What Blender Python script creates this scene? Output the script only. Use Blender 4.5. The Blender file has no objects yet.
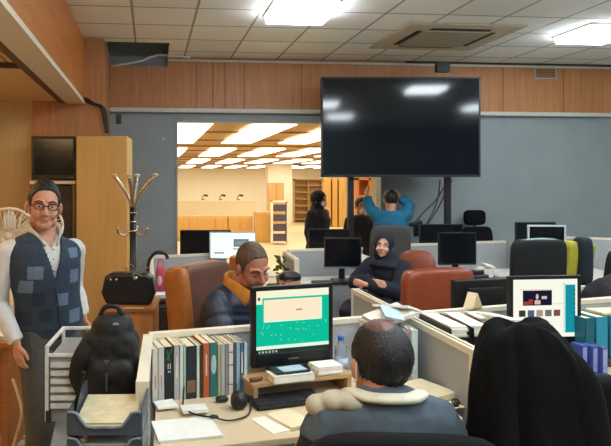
import bpy, bmesh, math, random
from mathutils import Vector, Matrix, Euler
random.seed(7)
C = bpy.context.scene.collection
F, PX, HZ, CH = 600.0, 203.0, 184.0, 1.72

# ------------------------------------------------------------------ camera
cd = bpy.data.cameras.new('camera'); cam = bpy.data.objects.new('camera', cd); C.objects.link(cam)
cam.location = (0, 0, CH); cam.rotation_euler = (math.pi/2, 0, 0)
cd.sensor_width = 36; cd.lens = F/611*36
cd.shift_x = (305.5-PX)/611; cd.shift_y = -(223-HZ)/611
cd.clip_start = .05; cd.clip_end = 200
bpy.context.scene.camera = cam

# ------------------------------------------------------------------ world, exposure
w = bpy.data.worlds.new('world'); bpy.context.scene.world = w; w.use_nodes = True
w.node_tree.nodes['Background'].inputs[0].default_value = (.5, .55, .6, 1)
w.node_tree.nodes['Background'].inputs[1].default_value = .05
vs = bpy.context.scene.view_settings
vs.view_transform = 'Standard'; vs.look = 'None'; vs.gamma = 1; vs.exposure = 0.25; vs.use_curve_mapping = False
MAIN_LIGHT = 24.0      # ceiling panels of the office
WARM_LIGHT = 15.0      # added warm fill panels, out of view in the lower left ceiling
HALL_LIGHT = 4.2      # panels of the hall beyond the opening

# ------------------------------------------------------------------ helpers
def lin(c):
    return tuple((x/255/12.92 if x/255 <= .04045 else ((x/255+.055)/1.055)**2.4) for x in c)

MATS = {}
def M(name, rgb, rough=.6, metal=0, var=.12, scale=30, bump=0, spec=.5, coat=0, alpha=1, trans=0, sheen=0):
    if name in MATS: return MATS[name]
    m = bpy.data.materials.new(name); m.use_nodes = True; nt = m.node_tree
    b = nt.nodes['Principled BSDF']; c = lin(rgb)
    b.inputs['Roughness'].default_value = rough; b.inputs['Metallic'].default_value = metal
    b.inputs['Specular IOR Level'].default_value = spec
    b.inputs['Coat Weight'].default_value = coat
    if sheen: b.inputs['Sheen Weight'].default_value = sheen
    if trans: b.inputs['Transmission Weight'].default_value = trans
    if alpha < 1: b.inputs['Alpha'].default_value = alpha
    tc = nt.nodes.new('ShaderNodeTexCoord'); n = nt.nodes.new('ShaderNodeTexNoise')
    n.inputs['Scale'].default_value = scale; n.inputs['Detail'].default_value = 4
    nt.links.new(tc.outputs['Object'], n.inputs['Vector'])
    r = nt.nodes.new('ShaderNodeValToRGB')
    r.color_ramp.elements[0].position = .3; r.color_ramp.elements[1].position = .7
    r.color_ramp.elements[0].color = (*[x*(1-var) for x in c], 1)
    r.color_ramp.elements[1].color = (*[min(1, x*(1+var)) for x in c], 1)
    nt.links.new(n.outputs['Fac'], r.inputs['Fac']); nt.links.new(r.outputs['Color'], b.inputs['Base Color'])
    if bump:
        bp = nt.nodes.new('ShaderNodeBump'); bp.inputs['Strength'].default_value = bump; bp.inputs['Distance'].default_value = .005
        nt.links.new(n.outputs['Fac'], bp.inputs['Height']); nt.links.new(bp.outputs['Normal'], b.inputs['Normal'])
    MATS[name] = m; return m

def wood(name, rgb, rough=.45, axis='Z', scale=3, var=.22):
    if name in MATS: return MATS[name]
    m = bpy.data.materials.new(name); m.use_nodes = True; nt = m.node_tree
    b = nt.nodes['Principled BSDF']; b.inputs['Roughness'].default_value = rough; c = lin(rgb)
    tc = nt.nodes.new('ShaderNodeTexCoord'); mp = nt.nodes.new('ShaderNodeMapping')
    s = {'X': (.6, 12, 12), 'Y': (12, .6, 12), 'Z': (12, 12, .6)}[axis]; mp.inputs['Scale'].default_value = s
    n = nt.nodes.new('ShaderNodeTexNoise'); n.inputs['Scale'].default_value = scale; n.inputs['Detail'].default_value = 6
    n.inputs['Distortion'].default_value = 1.2
    nt.links.new(tc.outputs['Object'], mp.inputs['Vector']); nt.links.new(mp.outputs['Vector'], n.inputs['Vector'])
    r = nt.nodes.new('ShaderNodeValToRGB')
    r.color_ramp.elements[0].position = .3; r.color_ramp.elements[1].position = .72
    r.color_ramp.elements[0].color = (*[x*(1-var) for x in c], 1); r.color_ramp.elements[1].color = (*[min(1, x*(1+var)) for x in c], 1)
    nt.links.new(n.outputs['Fac'], r.inputs['Fac']); nt.links.new(r.outputs['Color'], b.inputs['Base Color'])
    MATS[name] = m; return m

def tilemat(name, rgb, line, sx, sy, ox, oy, mortar=.012, rough=.9):
    m = bpy.data.materials.new(name); m.use_nodes = True; nt = m.node_tree
    b = nt.nodes['Principled BSDF']; b.inputs['Roughness'].default_value = rough
    tc = nt.nodes.new('ShaderNodeTexCoord'); mp = nt.nodes.new('ShaderNodeMapping')
    mp.inputs['Location'].default_value = (-ox, -oy, 0)
    br = nt.nodes.new('ShaderNodeTexBrick'); br.offset = 0; br.squash = 1
    br.inputs['Scale'].default_value = 1; br.inputs['Mortar Size'].default_value = mortar
    br.inputs['Mortar Smooth'].default_value = .3
    br.inputs['Brick Width'].default_value = sx; br.inputs['Row Height'].default_value = sy
    c = lin(rgb); l = lin(line)
    br.inputs['Color1'].default_value = (*[x*.93 for x in c], 1); br.inputs['Color2'].default_value = (*[min(1, x*1.07) for x in c], 1)
    br.inputs['Mortar'].default_value = (*l, 1)
    nt.links.new(tc.outputs['Object'], mp.inputs['Vector']); nt.links.new(mp.outputs['Vector'], br.inputs['Vector'])
    n = nt.nodes.new('ShaderNodeTexNoise'); n.inputs['Scale'].default_value = 1.3; n.inputs['Detail'].default_value = 3
    nt.links.new(tc.outputs['Object'], n.inputs['Vector'])
    mx = nt.nodes.new('ShaderNodeMix'); mx.data_type = 'RGBA'; mx.blend_type = 'MULTIPLY'; mx.inputs[0].default_value = .1
    nt.links.new(br.outputs['Color'], mx.inputs[6]); nt.links.new(n.outputs['Color'], mx.inputs[7])
    nt.links.new(mx.outputs[2], b.inputs['Base Color'])
    return m

def E(name, rgb, s):
    if name in MATS: return MATS[name]
    m = bpy.data.materials.new(name); m.use_nodes = True; nt = m.node_tree
    nt.nodes.remove(nt.nodes['Principled BSDF'])
    e = nt.nodes.new('ShaderNodeEmission'); e.inputs[0].default_value = (*lin(rgb), 1); e.inputs[1].default_value = s
    nt.links.new(e.outputs[0], nt.nodes['Material Output'].inputs[0])
    MATS[name] = m; return m

def P(u, v, Y): return Vector(((u-PX)*Y/F, Y, CH-(v-HZ)*Y/F))
def G(u, v, z):
    Y = (CH-z)*F/(v-HZ); return Vector(((u-PX)*Y/F, Y, z))
R5 = math.radians(5); R17 = math.radians(17.7)
def room(x, y, z=0): return Vector((x*math.cos(R5)-y*math.sin(R5), x*math.sin(R5)+y*math.cos(R5), z))

def smooth_path(pts, rads, k=4):
    P_, R_ = [], []; n = len(pts)
    for i in range(n-1):
        p0, p1, p2, p3 = pts[max(i-1, 0)], pts[i], pts[i+1], pts[min(i+2, n-1)]
        for j in range(k):
            t = j/k
            P_.append(.5*((2*p1)+(p2-p0)*t+(2*p0-5*p1+4*p2-p3)*t*t+(3*p1-p0-3*p2+p3)*t**3))
            s = t*t*(3-2*t); a, b = rads[i], rads[i+1]
            R_.append((a[0]*(1-s)+b[0]*s, a[1]*(1-s)+b[1]*s))
    P_.append(pts[-1]); R_.append(rads[-1]); return P_, R_

class B:
    """collects shapes in one bmesh and links them as one mesh object"""
    def __init__(s, *mats): s.bm = bmesh.new(); s.mats = list(mats)
    def _mi(s, m):
        if m is None: return 0
        if m not in s.mats: s.mats.append(m)
        return s.mats.index(m)
    def _tag(s, faces, m):
        i = s._mi(m)
        for f in faces: f.material_index = i
    def box(s, c, d, m=None, rot=None):
        r = bmesh.ops.create_cube(s.bm, size=1)['verts']
        T = Matrix.Translation(Vector(c)) @ (rot.to_matrix().to_4x4() if rot else Matrix()) @ Matrix.Diagonal((*d, 1))
        bmesh.ops.transform(s.bm, matrix=T, verts=r); s._tag({f for v in r for f in v.link_faces}, m); return s
    def bb(s, x0, x1, y0, y1, z0, z1, m=None): return s.box(((x0+x1)/2, (y0+y1)/2, (z0+z1)/2), (x1-x0, y1-y0, z1-z0), m)
    def prism(s, poly, z0, z1, m=None):
        a = [s.bm.verts.new((p[0], p[1], z0)) for p in poly]; b = [s.bm.verts.new((p[0], p[1], z1)) for p in poly]
        fs = [s.bm.faces.new(a[::-1]), s.bm.faces.new(b)]; n = len(poly)
        for i in range(n): fs.append(s.bm.faces.new((a[i], a[(i+1) % n], b[(i+1) % n], b[i])))
        s._tag(fs, m); bmesh.ops.recalc_face_normals(s.bm, faces=fs); return s
    def vprism(s, poly, y0, y1, m=None):          # outline in x,z pushed along y
        a = [s.bm.verts.new((p[0], y0, p[1])) for p in poly]; b = [s.bm.verts.new((p[0], y1, p[1])) for p in poly]
        fs = [s.bm.faces.new(a[::-1]), s.bm.faces.new(b)]; n = len(poly)
        for i in range(n): fs.append(s.bm.faces.new((a[i], a[(i+1) % n], b[(i+1) % n], b[i])))
        s._tag(fs, m); bmesh.ops.recalc_face_normals(s.bm, faces=fs); return s
    def se(s, c, r, e=(1, 1), m=None, rot=None, nu=24, nv=14):   # superellipsoid
        c = Vector(c); rm = rot.to_matrix() if rot else Matrix.Identity(3)
        def pw(x, e): return math.copysign(abs(x)**e, x)
        rows = []
        for j in range(1, nv):
            ph = -math.pi/2+math.pi*j/nv; row = []
            for i in range(nu):
                th = 2*math.pi*i/nu
                p = Vector((r[0]*pw(math.cos(ph), e[1])*pw(math.cos(th), e[0]), r[1]*pw(math.cos(ph), e[1])*pw(math.sin(th), e[0]), r[2]*pw(math.sin(ph), e[1])))
                row.append(s.bm.verts.new(c+rm @ p))
            rows.append(row)
        bo = s.bm.verts.new(c+rm @ Vector((0, 0, -r[2]))); to = s.bm.verts.new(c+rm @ Vector((0, 0, r[2]))); fs = []
        for i in range(nu):
            k = (i+1) % nu
            fs.append(s.bm.faces.new((bo, rows[0][k], rows[0][i]))); fs.append(s.bm.faces.new((to, rows[-1][i], rows[-1][k])))
            for j in range(len(rows)-1): fs.append(s.bm.faces.new((rows[j][i], rows[j][k], rows[j+1][k], rows[j+1][i])))
        s._tag(fs, m)
        for f in fs: f.smooth = True
        return s
    def tube(s, pts, rads, m=None, side=None, n=12, k=4):
        pts = [Vector(p) for p in pts]
        if not isinstance(rads, (list, tuple)): rads = [rads]*len(pts)
        rads = [(q, q) if not isinstance(q, (list, tuple)) else q for q in rads]
        if k > 1 and len(pts) > 2: pts, rads = smooth_path(pts, rads, k)
        fr = None; rows = []
        for i, p in enumerate(pts):
            t = (pts[min(i+1, len(pts)-1)]-pts[max(i-1, 0)]).normalized()
            if side is not None: a = Vector(side)
            elif fr is None: a = Vector((1, 0, 0)) if abs(t.x) < .8 else Vector((0, 0, 1))
            else: a = fr
            a = (a-t*a.dot(t)); a = a.normalized() if a.length > 1e-5 else t.orthogonal().normalized()
            fr = a; b = t.cross(a)
            rows.append([s.bm.verts.new(p+a*(rads[i][0]*math.cos(2*math.pi*q/n))+b*(rads[i][1]*math.sin(2*math.pi*q/n))) for q in range(n)])
        fs = [s.bm.faces.new(rows[0][::-1]), s.bm.faces.new(rows[-1])]
        for j in range(len(rows)-1):
            for q in range(n):
                f = s.bm.faces.new((rows[j][q], rows[j][(q+1) % n], rows[j+1][(q+1) % n], rows[j+1][q])); fs.append(f); f.smooth = True
        s._tag(fs, m); return s
    def cyl(s, a, b, r, m=None, n=20, r2=None): return s.tube([a, b], [r, r if r2 is None else r2], m, n=n, k=1)
    def build(s, name, parent=None, loc=(0, 0, 0), rz=0, bevel=0, remesh=0, smooth=0, sub=0, cut=None, solid=0, paint=None, **tag):
        me = bpy.data.meshes.new(name); s.bm.to_mesh(me); s.bm.free()
        for m in s.mats: me.materials.append(m)
        if remesh:
            t = bpy.data.objects.new('tmp', me); C.objects.link(t)
            md = t.modifiers.new('r', 'REMESH'); md.mode = 'VOXEL'; md.voxel_size = remesh; md.use_smooth_shade = True
            if smooth: q = t.modifiers.new('s', 'SMOOTH'); q.iterations = smooth; q.factor = .5
            dg = bpy.context.evaluated_depsgraph_get(); dg.update()
            me2 = bpy.data.meshes.new_from_object(t.evaluated_get(dg)); bpy.data.objects.remove(t); me = me2; me.name = name
            me.materials.clear()
            for m in s.mats: me.materials.append(m)
        if cut or paint:
            bm = bmesh.new(); bm.from_mesh(me)
            if paint:
                for f in bm.faces: f.material_index = paint(f.calc_center_median())
            if cut: bmesh.ops.delete(bm, geom=[f for f in bm.faces if cut(f.calc_center_median())], context='FACES')
            bm.to_mesh(me); bm.free()
        o = bpy.data.objects.new(name, me); C.objects.link(o); o.location = loc; o.rotation_euler = (0, 0, rz)
        if parent: o.parent = parent
        if solid: q = o.modifiers.new('t', 'SOLIDIFY'); q.thickness = solid; q.offset = -1
        if bevel:
            q = o.modifiers.new('b', 'BEVEL'); q.width = bevel; q.segments = 2; q.limit_method = 'ANGLE'; q.angle_limit = .9
        if sub: q = o.modifiers.new('u', 'SUBSURF'); q.levels = sub; q.render_levels = sub
        for k_, v_ in tag.items(): o[{'cat': 'category'}.get(k_, k_)] = v_
        return o

def thing(name, label, cat, loc=(0, 0, 0), rz=0, group=None):
    o = bpy.data.objects.new(name, None); C.objects.link(o); o.location = loc; o.rotation_euler = (0, 0, rz)
    o['label'] = label; o['category'] = cat
    if group: o['group'] = group
    return o

# ------------------------------------------------------------------ shared materials
wallgrey = M('painted_grey_wall', (140, 150, 152), .75, var=.05, scale=3)
woodpan = wood('orange_wood_panel', (182, 124, 78), .5, 'Z', 2.2, .16)
woodbeam = wood('beam_veneer', (196, 122, 60), .38, 'Y', 1.6, .14)
beige = wood('beige_cupboard', (200, 168, 112), .5, 'Z', 2, .06)
oak = wood('light_oak', (176, 142, 98), .45, 'X', 2, .1)
desktop = wood('desk_top_beech', (208, 188, 152), .45, 'X', 2, .05)
whitepl = M('white_plastic', (222, 222, 216), .4, var=.03)
cream = M('cream_trim', (226, 218, 196), .5, var=.04)
greypan = M('partition_grey', (168, 170, 172), .7, var=.05, scale=60)
alu = M('aluminium', (170, 172, 172), .35, .8, var=.05)
chrome = M('chrome', (190, 186, 176), .2, 1, var=.05)
blackpl = M('black_plastic', (13, 14, 16), .4, var=.1)
darkpl = M('charcoal_plastic', (24, 27, 30), .45, var=.1)
screenoff = M('dark_screen', (16, 20, 24), .18, var=.05)
tvglass = M('television_glass', (14, 20, 28), .08, var=.02, spec=.5)
paper = M('paper', (232, 228, 216), .8, var=.04)
paper2 = M('cream_paper', (226, 212, 176), .8, var=.05)
leather_o = M('tan_leather', (166, 100, 42), .42, var=.12, scale=18, bump=.2)
leather_b = M('brown_leather', (96, 58, 42), .45, var=.12, scale=18, bump=.2)
leather_r = M('chestnut_leather', (140, 66, 38), .38, var=.12, scale=14, bump=.2)
blackfab = M('black_fabric', (10, 11, 13), .95, spec=.2, var=.2, scale=70, bump=.2)
skin = M('skin', (196, 140, 112), .55, var=.06, scale=20)
skin_f = M('skin_light', (214, 156, 124), .5, var=.05, scale=20)
hairm = M('black_hair', (24, 20, 18), .6, var=.3, scale=120, bump=.4)
# ================================================================== THE SETTING (room frame is turned 5 degrees from the camera)
WY = 7.72
c5, s5 = math.cos(R5), math.sin(R5)
def wx(u, y=WY):
    t = (u-PX)/F; return y*(t*c5+s5)/(c5-t*s5)
def wz(u, v, y=WY):
    t = (u-PX)/F; return CH-(v-HZ)*(y/(c5-t*s5))/F
def S(name, b, **k): return b.build(name, rz=R5, kind='structure', **k)
ceilm = tilemat('ceiling_tiles', (240, 242, 236), (160, 158, 150), .6, .6, .43, .12, .014)
floorm = tilemat('floor_tiles', (196, 186, 168), (140, 132, 118), .6, .6, 0, 0, .008, .35)
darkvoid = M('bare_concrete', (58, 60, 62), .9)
lowceil = tilemat('low_ceiling_tiles', (214, 184, 134), (150, 120, 80), .6, .6, .1, .2, .014)
plainboard = wood('soffit_board', (222, 186, 132), .5, 'X', 1, .05)
hallfloor = M('hall_floor', (216, 196, 158), .5, var=.04, scale=2)
hallwhite = M('hall_white_wall', (244, 238, 222), .8, var=.02, scale=2)
hallceil = wood('hall_ceiling_boards', (176, 140, 92), .7, 'X', 3, .14)

S('floor', B(floorm).bb(-5, 7.3, -3, WY, -.1, 0))
ox0, ox1 = wx(176), wx(382); oz = 2.54
wb = B(wallgrey); wb.bb(wx(104, 6.74)-.02, ox0, WY, WY+.14, 0, 3.9).bb(ox1, 7.3, WY, WY+.14, 0, 3.9).bb(ox0, ox1, WY, WY+.14, oz, 3.9)
S('wall_back', wb)
S('wall_right', B(wallgrey).bb(7.3, 7.44, -3, WY+.14, 0, 3.9))
S('wall_front', B(wallgrey).bb(-5, 7.3, -3.14, -3, 0, 3.9))
S('wall_left', B(beige).bb(-5.14, -5, -3, 6.74, 0, 3.9))
S('trim_1', B(M('opening_frame', (150, 158, 158), .6)).bb(ox0-.0, ox0+.02, WY-.012, WY+.15, 0, oz).bb(ox1-.02, ox1, WY-.012, WY+.15, 0, oz).bb(ox0, ox1, WY-.012, WY+.15, oz-.02, oz))
# wood-clad corner column and cupboard wall at the left
cx1 = wx(104, 6.74)
S('wall_corner', B(woodpan).bb(-.76, cx1, 6.76, WY, 0, 3.34))
S('wall_cupboards', B(woodpan).bb(wx(33, 6.74), cx1, 6.70, 6.76, 0, 2.64).bb(-5, wx(33, 6.74), 6.74, 6.80, 0, 2.64, beige))
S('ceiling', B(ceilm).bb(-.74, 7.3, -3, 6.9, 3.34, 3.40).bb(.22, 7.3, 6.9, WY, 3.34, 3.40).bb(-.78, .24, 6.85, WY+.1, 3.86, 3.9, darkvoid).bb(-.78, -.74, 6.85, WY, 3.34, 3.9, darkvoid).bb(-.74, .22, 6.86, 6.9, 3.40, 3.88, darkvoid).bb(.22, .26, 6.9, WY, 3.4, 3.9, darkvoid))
S('ceiling_low', B(lowceil).bb(-5, -.80, -3, 4.79, 2.66, 2.72).bb(-5, -.80, 4.79, 6.74, 2.63, 2.72, plainboard))
S('trim_2', B(M('dark_joint', (60, 44, 30), .6)).bb(-5, -.80, 4.75, 4.80, 2.622, 2.668))
S('beam', B(woodbeam).bb(-.90, -.74, -3, 6.80, 2.64, 3.40))
S('trim_3', B(cream).bb(-.92, -.72, -3, 6.80, 2.60, 2.64).bb(-1.0, -.92, -3, 6.70, 2.61, 2.65, M('dark_strip', (92, 74, 52), .5)))
S('fascia', B(woodpan).bb(cx1, .22, WY-.06, WY, 2.68, 3.22).bb(.22, 7.3, WY-.06, WY, 2.68, 3.335), bevel=.003)
jt = B(M('panel_joint', (140, 88, 46), .6))
for u in (196, 212, 224, 243, 300, 500, 560): jt.bb(wx(u), wx(u)+.012, WY-.064, WY-.058, 2.69, 3.3)
S('trim_4', jt)
S('trim_5', B(M('fascia_trim', (196, 196, 186), .5)).bb(cx1, 7.3, WY-.085, WY, 2.635, 2.685).bb(.22, 7.3, WY-.08, WY-.05, 3.285, 3.31).bb(ox1+.3, 7.3, WY-.09, WY-.05, 3.315, 3.338, M('shadow_gap', (60, 56, 52), .8)))

# ceiling panels of the office
def ceil_light(x, y, z=3.34, w_=.6, l=.6, label='', strength=None, color=(238, 248, 255), nm='ceiling_light', grp=None, fr=True):
    t = thing(nm, label, 'ceiling light', room(x, y, z), R5, grp)
    B(E(nm+'_glow_%s' % (strength or MAIN_LIGHT), color, strength or MAIN_LIGHT)).bb(-w_/2+.02, w_/2-.02, -l/2+.02, l/2-.02, -.085, -.008).build('diffuser', t, bevel=.02)
    B(whitepl).bb(-w_/2, w_/2, -l/2, -l/2+.02, -.02, 0).bb(-w_/2, w_/2, l/2-.02, l/2, -.02, 0).bb(-w_/2, -w_/2+.02, -l/2, l/2, -.02, 0).bb(w_/2-.02, w_/2, -l/2, l/2, -.02, 0).build('frame', t)
ceil_light(1.38, 5.42, label='bright square ceiling panel light above the left part of the office')
ceil_light(4.70, 5.95, label='bright square ceiling panel light at the right edge of the picture')
for i, (x, y) in enumerate(((1.38, 2.4), (4.1, 4.16), (1.38, -.6), (3.23, .2), (5.9, 1.6), (.3, .9), (2.6, 2.4), (5.9, 3.9), (2.2, -2))):  # unseen panels; two match the television reflections, others added to brighten the room
    ceil_light(x, y, label='square ceiling panel light out of view over the near desks', grp='ceiling panel lights over the near desks')
for i, y in enumerate((1.2, 3.9)):  # unseen panels added to warm and brighten the left side
    ceil_light(-2.4, y, 2.66, .6, 1.2, label='added warm fill panel out of view in the lower left ceiling', strength=WARM_LIGHT, color=(255, 206, 140), nm='low_ceiling_fill', grp='added warm fill panels of the lower ceiling')
# ceiling cassette air conditioner
acm = M('cassette_beige', (196, 184, 158), .7)
t = thing('air_conditioner', 'square beige ceiling cassette air conditioner with dark slots', 'air conditioner', room(3.2, 6.34, 3.335), R5)
B(acm).bb(-.62, .62, -.56, .56, -.016, 0).build('surround', t, bevel=.004)
B(M('cassette_grille', (170, 160, 138), .7)).bb(-.36, .36, -.34, .34, -.035, -.014).build('grille', t, bevel=.01)
sl = B(M('slot_dark', (52, 48, 42), .8))
for p in ((-.32, .32, .36, .41), (-.32, .32, -.41, -.36)): sl.bb(p[0], p[1], p[2], p[3], -.024, -.015)
for p in ((-.43, -.38, -.3, .3), (.38, .43, -.3, .3)): sl.bb(p[0], p[1], p[2], p[3], -.024, -.015)
sl.build('slot', t)
# air register in the fascia
t = thing('air_register', 'small white framed air register set in the wood fascia', 'vent', room(wx(542), WY-.06, 0), R5)
rz_, rt = wz(542, 80), wz(542, 68)
B(M('register_frame', (176, 168, 152), .5)).bb(-.16, .16, -.02, 0, rz_, rz_+.02).bb(-.16, .16, -.02, 0, rt-.02, rt).bb(-.16, -.14, -.02, 0, rz_, rt).bb(.14, .16, -.02, 0, rz_, rt).build('frame', t)
lv = B(M('register_dark', (112, 92, 74), .6))
for k in range(4): lv.bb(-.14, .14, -.014, -.002, rz_+.025+k*.03, rz_+.04+k*.03)
lv.build('louvre', t)
# pipes and cables in the left corner
o = B(whitepl).tube([room(wx(100, 7.55), 7.55, 3.3), room(wx(100, 7.55), 7.55, 2.66)], .018, k=1).build('drain_pipe'); o['label'] = 'thin white vertical pipe in the corner beside the wood beam'; o['category'] = 'pipe'
o = B(whitepl).tube([room(-.5, 7.62, 3.20), room(-.1, 7.62, 3.28), room(.1, 7.62, 3.36), room(.5, 7.6, 3.325)], .016, k=2).build('conduit_pipe'); o['label'] = 'bent white conduit running along the top of the wood fascia'; o['category'] = 'pipe'
o = B(blackpl)
for q in range(3): o.tube([room(-.74+q*.02, 6.66, 2.66), room(-.66+q*.02, 6.62, 2.60), room(-.54+q*.015, 6.66, 2.56), room(-.50+q*.012, 6.68, 2.40), room(-.49+q*.01, 6.68, 2.28)], .014, n=8)
o = o.build('cable_bundle'); o['label'] = 'dark bundle of cables hanging under the end of the beam'; o['category'] = 'cable'
o = B(M('switch_brown', (70, 60, 46), .5)).bb(-.03, .03, -.02, 0, -.06, .06).build('wall_box', loc=room(wx(119), WY, wz(119, 119)), rz=R5, bevel=.004); o['label'] = 'small dark box on the grey wall below the fascia'; o['category'] = 'box'
o = B(whitepl).se((0, 0, 0), (.014, .012, .014)).build('wall_hook', loc=room(wx(163), WY-.01, wz(163, 139)), rz=R5); o['label'] = 'tiny white knob on the grey wall left of the opening'; o['category'] = 'hook'

# ------------------------------------------------------------------ the hall beyond the opening
HY0, HY1 = WY+.14, 34.0
S('floor_hall', B(hallfloor).bb(-3, 17, WY, HY1, -.1, 0))
S('wall_hall_far', B(hallwhite).bb(-3, 17, HY1, HY1+.1, 0, 2.7))
S('wall_hall_left', B(hallwhite).bb(-3.1, -3, HY0, HY1, 0, 2.7))
S('wall_hall_right', B(hallwhite).bb(17, 17.1, HY0, HY1, 0, 2.7))
S('ceiling_hall', B(hallceil).bb(-3, 17, HY0, HY1, 2.62, 2.72))
ribs = B(M('hall_ceiling_rib', (150, 116, 76), .7))
for k in range(14): ribs.bb(-3, 17, HY0+.4+k*1.9, HY0+.52+k*1.9, 2.595, 2.62)
S('trim_6', ribs)
g = E('hall_glow', (255, 243, 214), HALL_LIGHT)
for i in range(-1, 9):
    for j, (a, b_) in enumerate(((8.5, 12.6), (14.6, 18.6), (21, 25), (28, 32))):
        x0 = .27+i*1.22
        o = B(g).bb(x0, x0+.62, a, b_, 2.575, 2.592).build('light_panel', rz=R5)
        o['label'] = 'long glowing ceiling panel in one of the rows of the bright hall'; o['category'] = 'ceiling light'; o['group'] = 'glowing ceiling panels of the hall'
golden = wood('golden_wood', (206, 158, 84), .5, 'Z', 2, .1)
tan = wood('tan_wood', (202, 164, 112), .5, 'Z', 2, .1)
def at(o, label, cat, group=None):
    o['label'] = label; o['category'] = cat
    if group: o['group'] = group
    return o
def boxat(u0, u1, v0, v1, Y, d):          # size and position from the photograph, at depth Y
    a, b = P(u0, v1, Y), P(u1, v0, Y); return a.x, b.x, Y, Y+d, max(a.z, 0), b.z
# low cabinets in a row
for i, (u0, u1, v0) in enumerate(((177, 202, 216), (202, 228, 216), (228, 253, 216))):
    x0, x1, y0, y1, z0, z1 = boxat(u0, u1, v0, 244, 18, .5)
    t = thing('low_cabinet', 'low tan wood cabinet in the hall, %s of three in a row' % ('left', 'middle', 'right')[i], 'cabinet', ((x0+x1)/2, y0, 0), 0, 'low cabinets in the hall')
    h = (x1-x0)/2
    B(tan).bb(-h+.01, h-.01, .02, .5, 0, z1).build('body', t, bevel=.01)
    for s in (-1, 1):
        d = B(golden).bb(-h+.03 if s < 0 else .01, -.01 if s < 0 else h-.03, 0, .02, .05, z1-.06).build('door', t, bevel=.01)
        B(alu).se((s*.05, -.01, z1*.6), (.012, .012, .04)).build('handle', d)
x0, x1, y0, y1, z0, z1 = boxat(255, 271, 212, 241, 17.6, .5)
t = thing('tan_cupboard', 'taller tan cupboard at the right end of the low cabinets', 'cabinet', ((x0+x1)/2, y0, 0)); h = (x1-x0)/2
B(tan).bb(-h, h, .02, .5, 0, z1).build('body', t, bevel=.01); B(golden).bb(-h+.03, h-.03, 0, .02, .05, z1-.04).build('door', t, bevel=.01)
x0, x1, y0, y1, z0, z1 = boxat(170, 256, 200, 240, 20, .1)
t = thing('counter_screen', 'long pale screen panel standing behind the low cabinets', 'partition', ((x0+x1)/2, y0, 0)); h = (x1-x0)/2
B(M('pale_screen', (232, 218, 184), .7)).bb(-h, h, 0, .08, 0, z1-.04).build('panel', t); B(hallwhite).bb(-h, h, -.02, .12, z1-.04, z1).build('top_rail', t)
for i, u in enumerate((203, 221, 239)):
    p = P(u, 199.5, 19.6); t = thing('desk_lamp', 'small dark desk lamp on the far counter, %s one' % ('left', 'middle', 'right')[i], 'lamp', (p.x, 20.04, z1), 0, 'desk lamps on the far counter')
    B(blackpl).cyl((0, 0, 0), (0, 0, .02), .06).build('base', t); B(blackpl).tube([(0, 0, .02), (-.02, 0, .1), (.06, 0, .16)], .012, n=8).build('arm', t)
    B(blackpl).tube([(.02, 0, .17), (.16, 0, .14)], [.02, .04], n=10, k=1).build('shade', t)
# white pillar block, cupboard, shelves
x0, x1, y0, y1, z0, z1 = boxat(268, 292, 170, 240, 26, 1.2)
S2 = B(hallwhite).bb(x0, x1, y0, y1, 0, 2.6).build('pillar', kind='structure')
x0, x1, y0, y1, z0, z1 = boxat(268, 284, 183, 219, 24.5, .45)
t = thing('wall_cupboard', 'golden wood cupboard standing before the white pillar', 'cabinet', ((x0+x1)/2, y0, 0)); h = (x1-x0)/2
B(golden).bb(-h, h, .02, .45, 0, z1).build('body', t)
for s in (-1, 1): B(tan).bb(min(0, s*h)+.02, max(0, s*h)-.02, 0, .02, .05, z1-.05).build('door', t)
x0, x1, y0, y1, z0, z1 = boxat(272, 288, 201, 236, 17, .5)
t = thing('drawer_trolley', 'pale trolley with dark shelves in the hall', 'trolley', ((x0+x1)/2, y0, 0)); h = (x1-x0)/2
B(hallwhite).bb(-h, -h+.03, 0, .4, .05, z1).bb(h-.03, h, 0, .4, .05, z1).bb(-h, h, 0, .4, z1-.03, z1).build('frame', t)
for k in range(4): B(M('purple_grey', (84, 76, 92), .6)).bb(-h+.04, h-.04, .01, .38, .1+k*z1/4.4, .1+k*z1/4.4+z1*.15).build('drawer', t)
def shelves(u0, u1, v0, v1, Y, n, name, label, mt, cols=2):
    x0, x1, y0, y1, z0, z1 = boxat(u0, u1, v0, v1, Y, .4); h = (x1-x0)/2
    t = thing(name, label, 'shelf', ((x0+x1)/2, y0, 0))
    f = B(mt).bb(-h, -h+.05, 0, .4, 0, z1).bb(h-.05, h, 0, .4, 0, z1).bb(-h, h, .38, .4, 0, z1).bb(-h, h, 0, .4, z1-.05, z1)
    for c in range(1, cols): f.bb(-h+2*h*c/cols-.025, -h+2*h*c/cols+.025, 0, .4, 0, z1)
    f.build('frame', t)
    for k in range(n): B(mt).bb(-h+.05, h-.05, .01, .38, .1+k*(z1-.1)/n, .14+k*(z1-.1)/n).build('shelf_board', t)
shelves(294, 323, 179, 222, 27, 6, 'open_bookcase', 'open tan wood bookcase with empty shelves in the hall', tan)
for i, (u0, u1) in enumerate(((326, 331), (332.5, 337.5), (339, 346))):
    x0, x1, y0, y1, z0, z1 = boxat(u0, u1, 178, 226, 24, .4)
    at(B(golden).bb(-(x1-x0)/2, (x1-x0)/2, 0, .5, 0, z1).build('wood_plank', loc=((x0+x1)/2, y0, 0), bevel=.02), 'tall golden wood board standing in the hall, %s of three' % ('left', 'middle', 'right')[i], 'board', 'golden boards in the hall')
shelves(357, 371, 178, 224, 14, 4, 'orange_cabinet', 'orange-brown wood cabinet in the hall just right of the stand pole', wood('orange_wood', (196, 118, 50), .5, 'Z', 2, .1), 1)

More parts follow.
